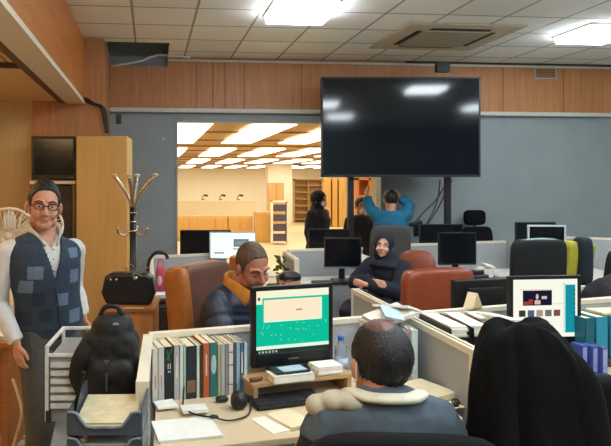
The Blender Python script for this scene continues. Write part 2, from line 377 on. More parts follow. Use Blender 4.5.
# ------------------------------------------------------------------ television on its stand
a, b_ = P(322.5, 177, 7.2), P(483, 76, 7.2)
TW, TZ0, TZ1 = (b_.x-a.x), a.z, b_.z
t = thing('television', 'huge dark television hung on the stand before the grey wall', 'television', ((a.x+b_.x)/2, 7.27, 0), R5*.0)
h = TW/2
B(blackpl).bb(-h, h, .0, .07, TZ0, TZ1).build('casing', t, bevel=.01)
B(tvglass).bb(-h+.02, h-.02, -.004, .002, TZ0+.03, TZ1-.02).build('screen', t)
B(darkpl).bb(-h, h, -.008, 0, TZ0, TZ0+.03).bb(-h, h, -.008, 0, TZ1-.02, TZ1).bb(-h, -h+.02, -.008, 0, TZ0, TZ1).bb(h-.02, h, -.008, 0, TZ0, TZ1).build('bezel', t)
t2 = thing('television_stand', 'dark metal stand with two posts carrying the big television', 'stand', ((a.x+b_.x)/2, 7.4, 0))
for u in (350.5, 447.5):
    q = P(u, 200, 7.4).x-(a.x+b_.x)/2
    pb = B(M('stand_metal', (40, 38, 38), .4, .3)).bb(q-.035, q+.035, -.03, .03, .06, 2.95).build('post', t2, bevel=.005)
    B(darkpl).bb(q-.04, q+.04, -.05, .25, 0, .06).build('foot', t2, bevel=.01)
for z in (1.95, 2.7): B(darkpl).bb(-h*.7, h*.7, -.055, -.03, z, z+.08).build('crossbar', t2)
for i, pts in enumerate((((447, 182), (436, 200), (424, 212), (414, 224)), ((440, 180), (438, 198), (432, 214), (424, 228)), ((452, 180), (444, 196), (438, 208), (428, 224)))):
    at(B(M('grey_cable', (62, 66, 70), .6)).tube([P(u, v, 7.5) for u, v in pts], .009, n=8).build('hanging_cable'), 'cable hanging down from the television, %s one' % ('longest', 'middle', 'right')[i], 'cable', 'cables under the television')
at(B(blackpl).box((0, 0, 0), (.14, .1, .05), rot=Euler((0, -.25, 0))).bb(-.03, .03, -.02, .02, -.16, -.02).build('power_adapter', loc=P(416, 223.5, 7.4), bevel=.01), 'black box at the end of the hanging cables', 'power adapter')
at(B(darkpl).bb(-.08, .08, -.02, .06, -.05, .06).build('wall_bracket', loc=P(443, 68, 7.45)), 'dark bracket on the fascia above the television', 'bracket')

# ================================================================== FURNITURE BUILDERS
def turn(o, label, cat, group=None): return at(o, label, cat, group)
def partition(p0, p1, z1, label, name='partition_panel', z0=0.06, th=.045, rails=True, posts=(1, 1)):
    p0 = Vector(p0[:2]); p1 = Vector(p1[:2]); d = p1-p0; L = d.length; a = math.atan2(d.y, d.x)
    t = thing(name, label, 'partition', (p0.x, p0.y, 0), a)
    B(greypan).bb(0, L, -th/2+.006, th/2-.006, z0, z1-.02).build('panel', t)
    if rails:
        B(cream).bb(0, L, -th/2, -th/2+.014, z1-.03, z1).bb(0, L, th/2-.014, th/2, z1-.03, z1).bb(0, L, -th/2+.014, th/2-.014, z1-.03, z1-.008, alu).build('top_rail', t)
    else: B(cream).bb(0, L, -th/2, th/2, z1-.025, z1).build('top_rail', t)
    B(alu).bb(0, L, -th/2, th/2, 0, z0).build('bottom_rail', t)
    for k, x in enumerate((0, L)):
        if posts[k]: B(cream).bb(x-.014, x+.014, -th/2-.002, th/2+.002, 0, z1+.002).build('post', t, bevel=.003)
    return t
def desk(poly, z, label, th=.028, legs=True, mt=None, edge=None):
    c = sum((Vector((p[0], p[1])) for p in poly), Vector((0, 0)))/len(poly)
    t = thing('desk', label, 'desk', (c.x, c.y, 0)); q = [(p[0]-c.x, p[1]-c.y) for p in poly]
    B(mt or desktop).prism(q, z-th, z).build('desk_top', t, bevel=.004)
    if legs:
        for p in q:
            x, y = p[0]*.9, p[1]*.86
            B(darkpl).bb(x-.02, x+.02, y-.02, y+.02, 0, z-th).build('leg', t)
    return t
def monitor(loc, rz, w, h, zb, label, scr=None, bez=None, rim=.018, chin=None, tilt=0, stand=True, base_m=None, logo=False, depth=.03, name='monitor', zd=None):
    """w,h outer size; zb height of the lower edge above the desk"""
    bez = bez or blackpl; chin = chin or rim
    t = thing(name, label, 'monitor', loc, rz)
    T = Euler((tilt, 0, 0)); 
    def tl(b): bmesh.ops.transform(b.bm, matrix=Matrix.Translation((0, 0, zb)) @ T.to_matrix().to_4x4(), verts=b.bm.verts); return b
    b = B(bez); x = w/2
    b.bb(-x, -x+rim, 0, .02, 0, h).bb(x-rim, x, 0, .02, 0, h).bb(-x+rim, x-rim, 0, .02, h-rim, h).bb(-x+rim, x-rim, 0, .02, 0, chin)
    tl(b).build('bezel', t, bevel=.003)
    b = B(base_m or blackpl).bb(-x+.003, x-.003, .012, depth+.01, .003, h-.003).bb(-x*.6, x*.6, depth+.005, depth+.035, h*.2, h*.8); tl(b).build('housing', t, bevel=.005)
    b = B(scr or screenoff).bb(-x+rim, x-rim, .004, .012, chin, h-rim); s = tl(b).build('screen', t)
    if stand:
        B(base_m or bez).bb(-.03, .03, depth+.01, depth+.045, .01, zb+h*.35).build('stand_neck', t, bevel=.005)
        B(base_m or bez).se((0, depth+.01, .008), (.12, .09, .009), (.8, .4)).build('stand_base', t)
    if logo: B(M('logo_grey', (110, 112, 112), .4)).bb(-.028, .028, -.0015, 0, zb+.5*chin-.003, zb+.5*chin+.003).build('maker_mark', t)
    t['_s'] = 0; del t['_s']
    return t, s, tl
def office_chair(loc, rz, w, zseat, ztop, mat_, label, name='office_chair', arms=True, th=.06, lean=.12, shape=(.35, .3), rim_m=None, group=None, headrest=False):
    t = thing(name, label, 'chair', loc, rz, group)
    B(mat_).se((0, -.02, zseat-.05), (w/2, .24, .06), (.35, .5)).build('seat', t)
    hb = (ztop-zseat)/2; r = Euler((-lean, 0, 0))
    b = B(mat_).se((0, .25, zseat+hb+.02), (w/2, th, hb), (.5, shape[1]), rot=r)
    bk = b.build('backrest', t)
    if rim_m: B(rim_m).tube([(x*w/2, .25+lean*hb+.02-.06*(abs(x)**3), ztop+.02-.05*abs(x)**3) for x in (-.95, -.6, -.2, .2, .6, .95)], .012, n=8).build('rim', t)
    if headrest:
        B(mat_).se((0, .34, ztop+.13), (w*.36, .05, .10), (.5, .5)).build('headrest', t)
        B(darkpl).cyl((0, .34, ztop-.05), (0, .34, ztop+.08), .018).build('headrest_bar', t)
    if arms:
        for s in (-1, 1):
            B(blackpl).tube([(s*(w/2+.02), .14, zseat-.02), (s*(w/2+.04), .12, zseat+.16), (s*(w/2+.04), -.12, zseat+.18), (s*(w/2+.03), -.16, zseat-.03)], [(.018, .02), (.025, .018), (.028, .016), (.018, .018)], n=10).build('armrest', t)
    B(chrome).cyl((0, 0, .1), (0, 0, zseat-.1), .028).build('gas_column', t)
    for k in range(5):
        a = math.pi*2*k/5+.3
        f = B(blackpl).tube([(0, 0, .11), (.27*math.cos(a), .27*math.sin(a), .075)], [.03, .018], n=8, k=1).build('base_leg', t)
        B(blackpl).se((.28*math.cos(a), .28*math.sin(a), .03), (.02, .028, .03)).build('caster', f)
    return t
def paper_stack(name, loc, rz, w, d, h, label, mt=None, cat='papers', n=1, group=None):
    b = B(mt or paper)
    k = max(1, int(h/.006))
    for i in range(k):
        jx, jy, a = random.uniform(-.004, .004), random.uniform(-.004, .004), random.uniform(-.03, .03)
        b.box((jx, jy, (i+.5)*h/k), (w, d, h/k*.96), rot=Euler((0, 0, a)))
    return at(b.build(name, loc=loc, rz=rz), label, cat, group)
def book(loc, rz, w, d, h, cover, label, group=None, rot=None, pages=None):
    """lying flat, spine towards -y"""
    t = thing('book', label, 'book', loc, rz, group)
    B(cover).bb(-w/2, w/2, -d/2, d/2, 0, .003).bb(-w/2, w/2, -d/2, d/2, h-.003, h).bb(-w/2, w/2, -d/2, -d/2+.003, 0, h).build('cover', t)
    B(pages or paper2).bb(-w/2+.004, w/2-.004, -d/2+.003, d/2-.005, .003, h-.003).build('pages', t); return t
DZ = .73

# ================================================================== THE NEAR CUBICLE
A_ = Vector((-.26, 2.90)); BB = Vector((1.115, 3.335)); CC = Vector((1.19, 2.60))
near_part = partition(A_, BB, 1.0, 'grey partition with cream rail behind the green-lit monitor and the book row', rails=False, posts=(0, 0))
side_d = Vector((BB.x+.03, BB.y+.02)); far_d = Vector((1.045, 4.12))
partition(Vector((1.19, 2.62)), far_d, 1.0, 'grey side partition with twin cream rails right of the seated bald man', posts=(1, 1))
partition(Vector((-.222, 2.20)), Vector((-.262, 2.86)), 1.0, 'grey side partition seen edge on, left of the book row', posts=(1, 1), rails=False)
desk([(-.185, 2.21), (1.10, 2.54), (1.085, 3.29), (-.222, 2.865)], DZ, 'beech desk of the near cubicle carrying the green-lit monitor and books')
# monitor riser and monitor
rp = G(295, 389, DZ+.085)
t = thing('monitor_riser', 'low tan wood riser under the green-lit monitor', 'riser', (.43, 2.90, DZ), R17)
B(oak).bb(-.26, .26, -.13, .13, .07, .088).build('shelf_top', t, bevel=.002)
for s in (-1, 1): B(oak).bb(s*.24-.01, s*.24+.01, -.125, .125, 0, .07).build('side_panel', t)
green = E('screen_green', (14, 190, 152), .85); scream = E('screen_cream', (236, 232, 204), .95); sdark = M('screen_text', (40, 60, 50), .5); spale = E('screen_pale', (214, 240, 220), .95)
mloc = P(291.5, 366, 2.90); mloc = Vector((mloc.x, mloc.y, DZ+.089))
mon, scr, tl = monitor((mloc.x+.01, mloc.y, DZ+.089), R17, .43, .385, .028, 'black monitor glowing green with a cream window, in the near cubicle', scr=green, rim=.022, chin=.062, logo=True)
W, H, x0, z0 = .386, .301, -.193, .062
def patch(name, u0, u1, v0, v1, m, y=.003, par=scr):
    b = B(m).bb(x0+W*u0, x0+W*u1, y, .004, z0+H*(1-v1), z0+H*(1-v0)); return tl(b).build(name, par)
patch('header', 0, 1, 0, .115, scream); patch('side_tab', 0, .08, .115, .21, scream); patch('tab_mark', .02, .05, .10, .15, sdark, .002)
patch('taskbar', 0, 1, .93, 1, M('taskbar_dark', (12, 40, 38), .4)); patch('status_strip', 0, 1, .875, .93, spale)
patch('window', .1, .9, .145, .5, E('screen_cream2', (240, 222, 190), .95), .0025)
b = B(spale); b.bb(x0+W*.1, x0+W*.9, .002, .0025, z0+H*.5, z0+H*.52).bb(x0+W*.88, x0+W*.9, .002, .0025, z0+H*.5, z0+H*.85); tl(b).build('window_edge', scr)
b = B(sdark)
for k in range(5): b.bb(x0+W*(.54+k*.018), x0+W*(.552+k*.018), .0015, .0025, z0+H*.665, z0+H*(.682+.006*(k % 2)))
tl(b).build('window_text', scr)
b = B(E('screen_dot', (150, 226, 206), .9))
for k in range(26):
    u, v = random.uniform(.03, .97), random.uniform(.52, .86); b.bb(x0+W*u, x0+W*(u+.012), .003, .004, z0+H*(1-v), z0+H*(1-v+.014))
tl(b).build('dots', scr)
b = B(M('icon_pale', (190, 200, 190), .5))
for k in range(6): b.bb(x0+W*(.03+k*.045), x0+W*(.055+k*.045), .002, .003, z0+H*.015, z0+H*.05)
tl(b).build('taskbar_icons', scr)
# things on the riser
cardb = M('blue_card', (166, 196, 214), .6)
rz = R17
p = G(293, 386, DZ+.09); book((p.x, 2.77, DZ+.09), rz, .20, .10, .032, paper, 'white bound report lying on the riser under the monitor')
o = B(M('dark_green_cover', (20, 46, 42), .5)).bb(-.085, .085, -.045, .045, 0, .012).build('notebook', loc=(p.x+.0, 2.785, DZ+.123), rz=rz, bevel=.002); at(o, 'dark green notebook lying on the white report under the monitor', 'notebook')
o = B(cardb).bb(-.06, .06, -.035, .035, 0, .003).build('note_card', loc=(p.x+.01, 2.775, DZ+.136), rz=rz+.08); at(o, 'pale blue card lying on the dark green notebook', 'card')
paper_stack('paper_pad', (G(333, 384, DZ+.09).x, 2.875, DZ+.09), rz, .13, .1, .04, 'thick white paper pad at the right end of the riser')
at(B(M('red_brown', (120, 60, 44), .5)).tube([(-.03, 0, .012), (.03, .01, .012)], .01).build('marker_pen', loc=(G(257, 384, DZ+.09).x, 2.73, DZ+.088), rz=rz), 'short red-brown marker at the left end of the riser', 'pen')
# keyboard
kb = G(281, 401, DZ)
t = thing('keyboard', 'black keyboard on the near desk below the green-lit monitor', 'keyboard', (kb.x+.02, kb.y-.01, DZ), rz)
B(blackpl).bb(-.17, .17, -.075, .07, 0, .018).build('body', t, bevel=.006)
kb_ = B(M('key_grey', (44, 47, 50), .5, var=.02))
for r in range(6):
    for c in range(17): kb_.bb(-.16+c*.019, -.144+c*.019, -.066+r*.022, -.048+r*.022, .017, .024)
kb_.build('keys', t)
# papers on the desk
paper_stack('note_sheet', (*G(272, 425, DZ)[:2], DZ), rz+.15, .09, .17, .004, 'single white sheet on the near desk beside the keyboard', group=None)
t = thing('open_notebook', 'white open notebook lying next to the bald man left arm', 'notebook', (*G(290, 421, DZ)[:2], DZ), rz+.22)
B(paper2).bb(-.06, .06, -.085, .085, .002, .014).build('pages', t); B(M('cover_grey', (120, 116, 108), .6)).bb(-.063, .063, -.088, .088, 0, .002).build('cover', t)
paper_stack('paper_pile', (*G(186, 431, DZ)[:2], DZ), rz-.05, .25, .2, .012, 'pile of white sheets on the near desk in front of the books', mt=paper)
paper_stack('small_note', (*G(195, 413, DZ)[:2], DZ+.013), rz-.1, .11, .07, .012, 'small white pad lying between the books and the paper pile')
paper_stack('paper_block', (*G(166, 408, DZ)[:2], DZ+.013), rz, .09, .09, .008, 'white note block at the left end of the near desk')
# headset-like cable and mouse
b = B(blackpl).tube([Vector((*G(u, v, DZ)[:2], DZ+z)) for u, v, z in ((184, 400, .06), (183, 406, .02), (184, 412, .02), (192, 418, .02), (204, 421, .02), (214, 422, .02))], .004, n=8)
b.tube([Vector((*G(u, v, DZ)[:2], DZ+z)) for u, v, z in ((214, 422, .02), (228, 423, .01), (243, 420, .01), (250, 414, .01), (250, 405, .03), (244, 398, .02))], .004, n=8)
b.se(G(214, 422, DZ)+Vector((0, 0, .022)), (.02, .01, .009)); at(b.build('headset_cable'), 'thin black looped cable with an inline control on the white papers', 'cable')
t = thing('webcam_ball', 'small black round desk speaker right of the books', 'speaker', (*G(239, 409, DZ)[:2], DZ), rz)
B(blackpl).se((0, 0, .04), (.038, .034, .04), (1, .8)).build('body', t); B(darkpl).se((-.0, -.02, .045), (.022, .018, .022)).build('front_cone', t)
at(B(darkpl).se((0, 0, .014), (.03, .02, .014), (.8, .8)).build('small_adapter', loc=(*G(222, 402, DZ)[:2], DZ), rz=rz), 'small black adapter lying before the books', 'adapter')
# the row of books, spines to the camera
rowb = [('cream', (214, 204, 182), .022, .0), ('grey-white', (196, 192, 186), .024, 0), ('black', (24, 30, 28), .036, .0), ('pale grey', (176, 172, 168), .022, 0), ('white', (216, 212, 204), .014, 0),
        ('mint green', (150, 190, 160), .010, 0), ('dark navy', (34, 38, 48), .040, 0), ('pale green', (196, 214, 190), .012, 0), ('brown', (70, 52, 42), .012, 0), ('orange-red', (190, 92, 56), .026, 0),
        ('teal', (44, 108, 108), .032, 0), ('olive', (180, 176, 130), .012, 0), ('light grey', (180, 178, 176), .016, 0), ('grey', (140, 136, 134), .014, 0), ('white bound', (222, 216, 212), .018, 0),
        ('dark grey', (88, 84, 82), .010, 0), ('light blue', (140, 176, 196), .016, 0), ('blue', (70, 110, 140), .014, 0), ('pale blue', (176, 202, 210), .014, 0)]
ordn = 'first second third fourth fifth sixth seventh eighth ninth tenth eleventh twelfth thirteenth fourteenth fifteenth sixteenth seventeenth eighteenth nineteenth'.split()
tot = sum(r[2]+.0015 for r in rowb); sx = 0.462/tot; cur = 0
st = G(152.5, 402, DZ)
for i, (nm, col, wd, _) in enumerate(rowb):
    wd *= sx; hh = .247+random.uniform(-.008, .006); dep = .17
    px = st.x+(cur+wd/2)*math.cos(R17); py = st.y+(cur+wd/2)*math.sin(R17)*.8; cur += wd+.0015*sx
    t = thing('standing_book', '%s book, %s from the left in the standing row' % (nm, ordn[i]), 'book', (px, py-.005, DZ), R17, 'books standing in a row on the near desk')
    m = M('book_'+nm, col, .45, var=.06); q = wd/2
    lean = Matrix.Rotation(-.1*(i > 13), 4, 'Y')
    b = B(m).bb(-q, -q+.002, 0, dep, 0, hh).bb(q-.002, q, 0, dep, 0, hh).bb(-q, q, 0, .003, 0, hh); b.build('cover', t)
    B(paper2).bb(-q+.002, q-.002, .003, dep-.004, .003, hh-.004+.002*(i % 2)).build('pages', t)
    if nm == 'black':
        g2 = B(M('spine_green', (30, 140, 70), .5)).box((0, -.001, hh-.035), (.004, .001, .06), rot=Euler((0, .5, 0))).box((-.005, -.001, hh-.04), (.004, .001, .05), rot=Euler((0, -.2, 0))); g2.build('spine_pattern', t)
        B(M('spine_white', (200, 204, 200), .5)).bb(-.006, .006, -.001, 0, .13, .136).bb(-.007, -.003, -.001, 0, .145, .17).bb(.003, .007, -.001, 0, .145, .17).build('spine_text', t)
    elif nm in ('teal',): B(M('spine_figure', (170, 190, 190), .5)).se((0, 0, .15), (.013, .002, .045)).build('spine_picture', t)
    elif nm == 'dark navy': B(M('spine_brown', (120, 92, 68), .5)).bb(-q+.003, q-.003, -.001, 0, .03, .085).build('spine_picture', t)
    elif nm in ('cream', 'grey-white'): B(M('spine_red', (190, 120, 110), .5)).bb(-.002, .004, -.001, 0, .06, .12).build('spine_text', t)
    elif nm == 'white bound':
        B(M('spine_black', (40, 40, 40), .5)).bb(-q, q, -.001, 0, .20, .204).bb(-q, q, -.001, 0, .14, .144).bb(-q, q, -.001, 0, .05, .054).build('spine_band', t)
    elif nm in ('orange-red', 'pale grey', 'blue'): B(M('spine_pale', (220, 210, 190), .5)).bb(-.003, .003, -.001, 0, .1, .2).build('spine_text', t)
# tall files and papers on the right of the near desk, behind the bald man
fl = [('navy', (40, 60, 92), .018), ('white', (226, 222, 216), .022), ('grey with a red edge', (180, 174, 170), .02), ('pale mint', (196, 212, 208), .034)]
fx = P(384, 360, 2.85)
cur = 0
for i, (nm, col, wd) in enumerate(fl):
    px = .968+cur+wd/2; cur += wd+.004
    t = thing('file_folder', '%s upright file between the bald man head and the side partition' % nm, 'file', (px, 2.975+cur*.2, DZ), .05, 'upright files on the right of the near desk')
    m = M('file_'+nm, col, .5); q = wd/2; hh = .27-.01*(i % 2)
    B(m).bb(-q, -q+.003, 0, .28, 0, hh).bb(q-.003, q, 0, .28, 0, hh).bb(-q, q, 0, .004, 0, hh).build('cover', t)
    B(paper).bb(-q+.003, q-.003, .004, .275, .003, hh-.006).build('pages', t)
    if 'red' in nm: B(M('red_edge', (180, 60, 50), .5)).bb(-.002, .002, -.001, 0, .03, hh-.02).build('red_stripe', t)
o = B(paper); o.box((0, 0, 0), (.22, .16, .02), rot=Euler((.15, -.25, .3))); o.box((.06, .06, .025), (.16, .2, .012), rot=Euler((-.1, .3, .8))); o.box((.0, -.05, .022), (.1, .12, .01), rot=Euler((.3, .2, 0)), m=M('pale_blue_paper', (178, 204, 224), .7))
at(o.build('loose_papers', loc=(.97, 3.13, 1.035)), 'crumpled white and pale blue papers piled on the files behind the bald head', 'papers')
t = thing('file_box', 'white box of papers behind the bald man head', 'box', (.90, 3.18, DZ), R17)
B(whitepl).bb(-.06, .07, -.04, .04, 0, .27).build('body', t, bevel=.004)
t = thing('paper_bag', 'white torn paper bag hanging on the end of the side partition', 'bag', P(364, 304, 4.05))
B(paper).se((0, 0, 0), (.035, .03, .075), (.6, .7), rot=Euler((0, .25, 0))).build('body', t)
# bottle
bt = P(342, 366, 2.98)
t = thing('water_bottle', 'clear plastic water bottle with a blue cap right of the green-lit monitor', 'bottle', (bt.x, 3.0, DZ))
clear = M('clear_plastic', (200, 214, 230), .1, trans=.75, var=.02)
B(clear).tube([(0, 0, 0), (0, 0, .02), (0, 0, .07), (0, 0, .12), (0, 0, .17), (0, 0, .2), (0, 0, .215)], [.028, .032, .029, .032, .031, .014, .013], n=20).build('body', t)
B(M('cap_blue', (40, 110, 200), .4)).cyl((0, 0, .213), (0, 0, .233), .016).build('cap', t)
B(M('bottle_label', (170, 184, 210), .5)).cyl((0, 0, .08), (0, 0, .125), .0335).build('bottle_label', t)
# notebook and clips at the right
t = thing('notebook', 'thick cream notebook on the near desk right of the bald man', 'notebook', (*G(427, 394, DZ)[:2], DZ), .5)
B(paper2).bb(-.08, .08, -.11, .11, .004, .03).build('pages', t); B(M('cover_dark', (70, 64, 66), .6)).bb(-.085, .085, -.115, .115, 0, .004).bb(-.088, -.084, -.115, .115, 0, .03).build('cover', t)
paper_stack('desk_sheet', (*G(445, 404, DZ)[:2], DZ), .3, .12, .12, .002, 'cream sheet under the notebook at the right end of the near desk', mt=paper2)
b = B(blackpl).se((0, 0, .012), (.018, .012, .012)); b.tube([(-.02, 0, .01), (-.01, .012, .03), (.01, .0, .032), (.02, -.01, .01)], .003, n=6)
at(b.build('binder_clip', loc=(*G(456, 407, DZ)[:2], DZ), rz=.6), 'black binder clip at the corner of the near desk beside the side partition', 'clip')

# ================================================================== LEFT SIDE: TRAYS, BACKPACK, HANDBAG
desk([(-.51, 1.85), (-.205, 1.85), (-.25, 2.19), (-.292, 2.82), (-.66, 2.78)], DZ, 'grey desk at the lower left carrying the letter trays and backpack', mt=M('grey_desk', (120, 128, 132), .5))
traym = M('tray_slate', (58, 68, 78), .4, var=.06)
for k, (vb, nm) in enumerate(((DZ, 'lowest'), (DZ+.085, 'middle'), (DZ+.17, 'top'))):
    t = thing('letter_tray', '%s slate grey letter tray with a dipped front holding papers' % nm, 'letter tray', (-.322, 1.96, vb), .0, 'stacked slate letter trays')
    w_ = .12
    B(traym).bb(-w_, w_, .0, .32, 0, .006).build('base', t)
    for s in (-1, 1): B(traym).bb(s*w_-.004, s*w_+.004, 0, .32, 0, .075).build('side_wall', t, bevel=.002)
    B(traym).vprism([(-w_, 0), (w_, 0), (w_, .075), (w_*.72, .072), (w_*.48, .03), (-w_*.48, .03), (-w_*.72, .072), (-w_, .075)], -.008, 0).build('front', t, bevel=.003)
    B(M('tray_lip', (108, 120, 130), .4)).tube([(-w_, -.008, .077), (-w_*.74, -.01, .074), (-w_*.48, -.012, .032), (0, -.012, .03), (w_*.48, -.012, .032), (w_*.74, -.01, .074), (w_, -.008, .077)], .005, n=8, k=2).build('front_lip', t)
paper_stack('tray_papers', (-.324, 2.12, DZ+.092), .0, .19, .27, .04, 'white papers in the middle letter tray', mt=paper)
paper_stack('tray_sheets', (-.324, 2.12, DZ+.177), .02, .20, .27, .022, 'cream papers in the top letter tray', mt=M('buff_paper', (196, 186, 150), .8))
at(B(blackpl).box((0, 0, .075), (.012, .02, .15), rot=Euler((0, .22, 0))).build('stapler', loc=(-.425, 2.05, DZ+.20)), 'thin black tool standing at the left end of the top letter tray', 'stapler', None)
# white slatted drawer unit
t = thing('drawer_unit', 'white plastic open unit with slatted side left of the backpack', 'drawer unit', (-.585, 2.66, DZ), .02)
wp = M('unit_white', (206, 210, 206), .4)
B(wp).bb(-.075, -.06, -.17, -.155, 0, .32).bb(-.075, -.06, .155, .17, 0, .32).bb(-.075, -.06, -.17, .17, .305, .32).bb(-.075, .075, .155, .17, .305, .32).bb(.06, .075, -.17, .17, .305, .32).bb(-.075, .075, -.17, -.155, .27, .285).build('frame', t, bevel=.004)
B(M('unit_grey', (140, 146, 144), .5)).bb(-.055, .06, -.16, .16, .0, .27).build('body', t)
for k in range(6): B(wp).bb(-.05, .065, -.176, -.16, .06+k*.034, .078+k*.034).build('slat', t)
B(darkpl).bb(-.07, -.05, -.176, -.16, .0, .05).build('foot', t)
# backpack
bpk = M('backpack_nylon', (10, 11, 13), .65, var=.2, scale=40, bump=.3)
t = thing('backpack', 'black backpack standing on the grey desk behind the letter trays', 'backpack', (-.388, 2.52, DZ+.002), .02)
def folds(o, amp, sc, sd=0):
    tx = bpy.data.textures.new('fold', 'CLOUDS'); tx.noise_scale = sc; tx.noise_depth = 2
    d = o.modifiers.new('d', 'DISPLACE'); d.texture = tx; d.strength = amp; d.mid_level = .5; d.texture_coords = 'GLOBAL'; return o
b = B(bpk).se((0, 0, .19), (.118, .085, .19), (.45, .3)).se((.01, 0, .33), (.088, .075, .115), (.6, .55)).se((.015, -.07, .14), (.095, .045, .125), (.45, .35)).se((.01, -.03, .3), (.08, .06, .07), (.6, .5))
folds(b.build('body', t, remesh=.008, smooth=3), .02, .08)
B(bpk).tube([(-.07, -.06, .36), (-.11, -.08, .28), (-.13, -.07, .2), (-.115, -.04, .12)], [(.03, .01), (.035, .012), (.03, .01), (.02, .008)], side=(1, 0, 0)).build('shoulder_strap', t)
B(bpk).tube([(.05, -.02, .44), (.03, -.02, .475), (-.02, -.02, .475), (-.04, -.02, .44)], .01).build('carry_handle', t)
B(M('zip_grey', (96, 96, 96), .4, .5)).vprism([(-.012, .28), (.012, .28), (0, .262)], -.118, -.112).bb(-.004, .004, -.125, -.118, .16, .23).build('zip_pull', t)
B(M('badge_grey', (150, 150, 150), .4, .5)).se((.03, -.07, .415), (.014, .006, .006)).build('badge', t)
# wooden cabinet with the black handbag
cz = .88
cb = P(103, 304, 4.05)
t = thing('wood_pedestal', 'orange wood cabinet carrying the black handbag', 'cabinet', (-.50, 4.06, 0), 0)
B(wood('pedestal_wood', (176, 114, 58), .5, 'Z', 2, .12)).bb(-.17, .17, .01, .42, .02, cz-.025).build('body', t)
B(wood('pedestal_wood', (176, 114, 58))).bb(-.18, .18, -.01, .43, cz-.025, cz).build('top', t, bevel=.003)
B(wood('pedestal_front', (190, 126, 66), .5, 'Z', 2, .12)).bb(-.16, .16, 0, .012, .05, cz-.05).build('door', t, bevel=.002)
t = thing('handbag', 'large black leather handbag with silver buckles on the wood cabinet', 'handbag', (-.517, 4.22, cz+.004), .0)
hl = M('black_leather', (22, 22, 24), .4, var=.15, scale=25, bump=.2)
b = B(hl).vprism([(-.155, .0), (-.19, .08), (-.165, .19), (-.12, .215), (.13, .215), (.165, .19), (.19, .08), (.155, 0)], -.07, .07)
b.build('body', t, bevel=.02)
for s in (-1, 1): B(chrome).se((-.10+.02*s, -.078, .175), (.008, .006, .01)).build('stud', t)
B(chrome).se((.05, -.08, .185), (.016, .008, .016)).build('buckle', t)
B(hl).tube([(.13, 0, .2), (.14, 0, .3), (.19, 0, .355), (.25, 0, .345), (.27, 0, .31)], .012).build('carry_handle', t)
b = B(M('silk_ribbon', (120, 118, 100), .5))
for q in range(9): 
    a = q*.7; b.tube([(.06, -.05, .21), (.06+.05*math.cos(a), -.07, .24+.03*math.sin(a)), (.06+.09*math.cos(a+.2), -.07, .25+.06*math.sin(a+.3))], .004, n=6)
b.build('tassel', t)
at(B(cream).bb(-.07, .07, -.005, .005, 0, .004).build('cabinet_strip', loc=(-.47, 4.045, cz+.001)), 'thin pale strip lying on the edge of the wood cabinet', 'strip')
# tall cupboard, dark monitor on the glass-front bookcase
x0, x1, y0, y1, z0, z1 = boxat(76, 127, 136, 400, 5.9, .45)
t = thing('tall_cupboard', 'tall beige wood cupboard left of the coat rack', 'cupboard', ((x0+x1)/2, y0, 0), 0); h = (x1-x0)/2
cupw = wood('cupboard_beech', (206, 162, 92), .5, 'Z', 1.6, .06)
B(cupw).bb(-h, h, .02, .45, 0, z1).build('body', t, bevel=.003)
B(cupw).bb(-h+.004, h-.004, 0, .018, .06, z1-.004).build('door', t, bevel=.002)
x0, x1, y0, y1, z0, z1 = boxat(30, 75.5, 184, 400, 6.0, .45)
t = thing('glass_bookcase', 'brown bookcase with glass front behind the standing man', 'bookcase', ((x0+x1)/2, y0, 0)); h = (x1-x0)/2
dw = wood('bookcase_brown', (112, 78, 52), .5, 'Z', 2, .2)
B(dw).bb(-h, h, .35, .4, 0, z1).bb(-h, -h+.03, 0, .4, 0, z1).bb(h-.03, h, 0, .4, 0, z1).build('body', t)
B(cream).bb(-h, h, -.01, .4, z1, z1+.03).build('top', t)
for k in range(4): B(dw).bb(-h+.03, h-.03, .02, .36, .3+k*.37, .32+k*.37).build('shelf_board', t)
B(M('smoked_glass', (120, 108, 92), .08, trans=.7)).bb(-h+.03, h-.03, .003, .009, .04, z1-.02).build('glass_door', t)
for k in range(14):
    cc = random.choice([(120, 84, 60), (150, 110, 80), (90, 84, 84), (180, 160, 130), (70, 50, 44)])
    sh = 2+k//7; xx = -h+.05+(k % 7)*.055
    at(B(M('shelf_book_%d' % (k % 5), [(120, 84, 60), (150, 110, 80), (90, 84, 84), (180, 160, 130), (70, 50, 44)][k % 5], .5)).bb(-.02, .02, 0, .2, 0, .24+.02*(k % 3)).build('shelf_book', loc=((x0+x1)/2+xx*.95, y0+.09, .32+sh*.37+.001)), 'dim book behind the glass of the brown bookcase', 'book', 'books behind the bookcase glass')
x0, x1, y0, y1, z0, z1 = boxat(30, 76, 136, 180, 6.0, .3)
t = thing('old_television', 'square dark television standing on the bookcase above the man head', 'television', ((x0+x1)/2, y0+.02, 1.745+.02)); h = (x1-x0)/2-.003; hh = z1-1.765
B(blackpl).bb(-h, h, .01, .28, 0, hh).build('casing', t, bevel=.008)
B(M('tube_glass', (30, 30, 30), .15)).bb(-h+.03, h-.03, 0, .012, .05, hh-.03).build('screen', t)
B(M('mark_grey', (120, 118, 112), .5)).bb(h-.08, h-.03, .006, .011, .018, .026).build('maker_mark', t)
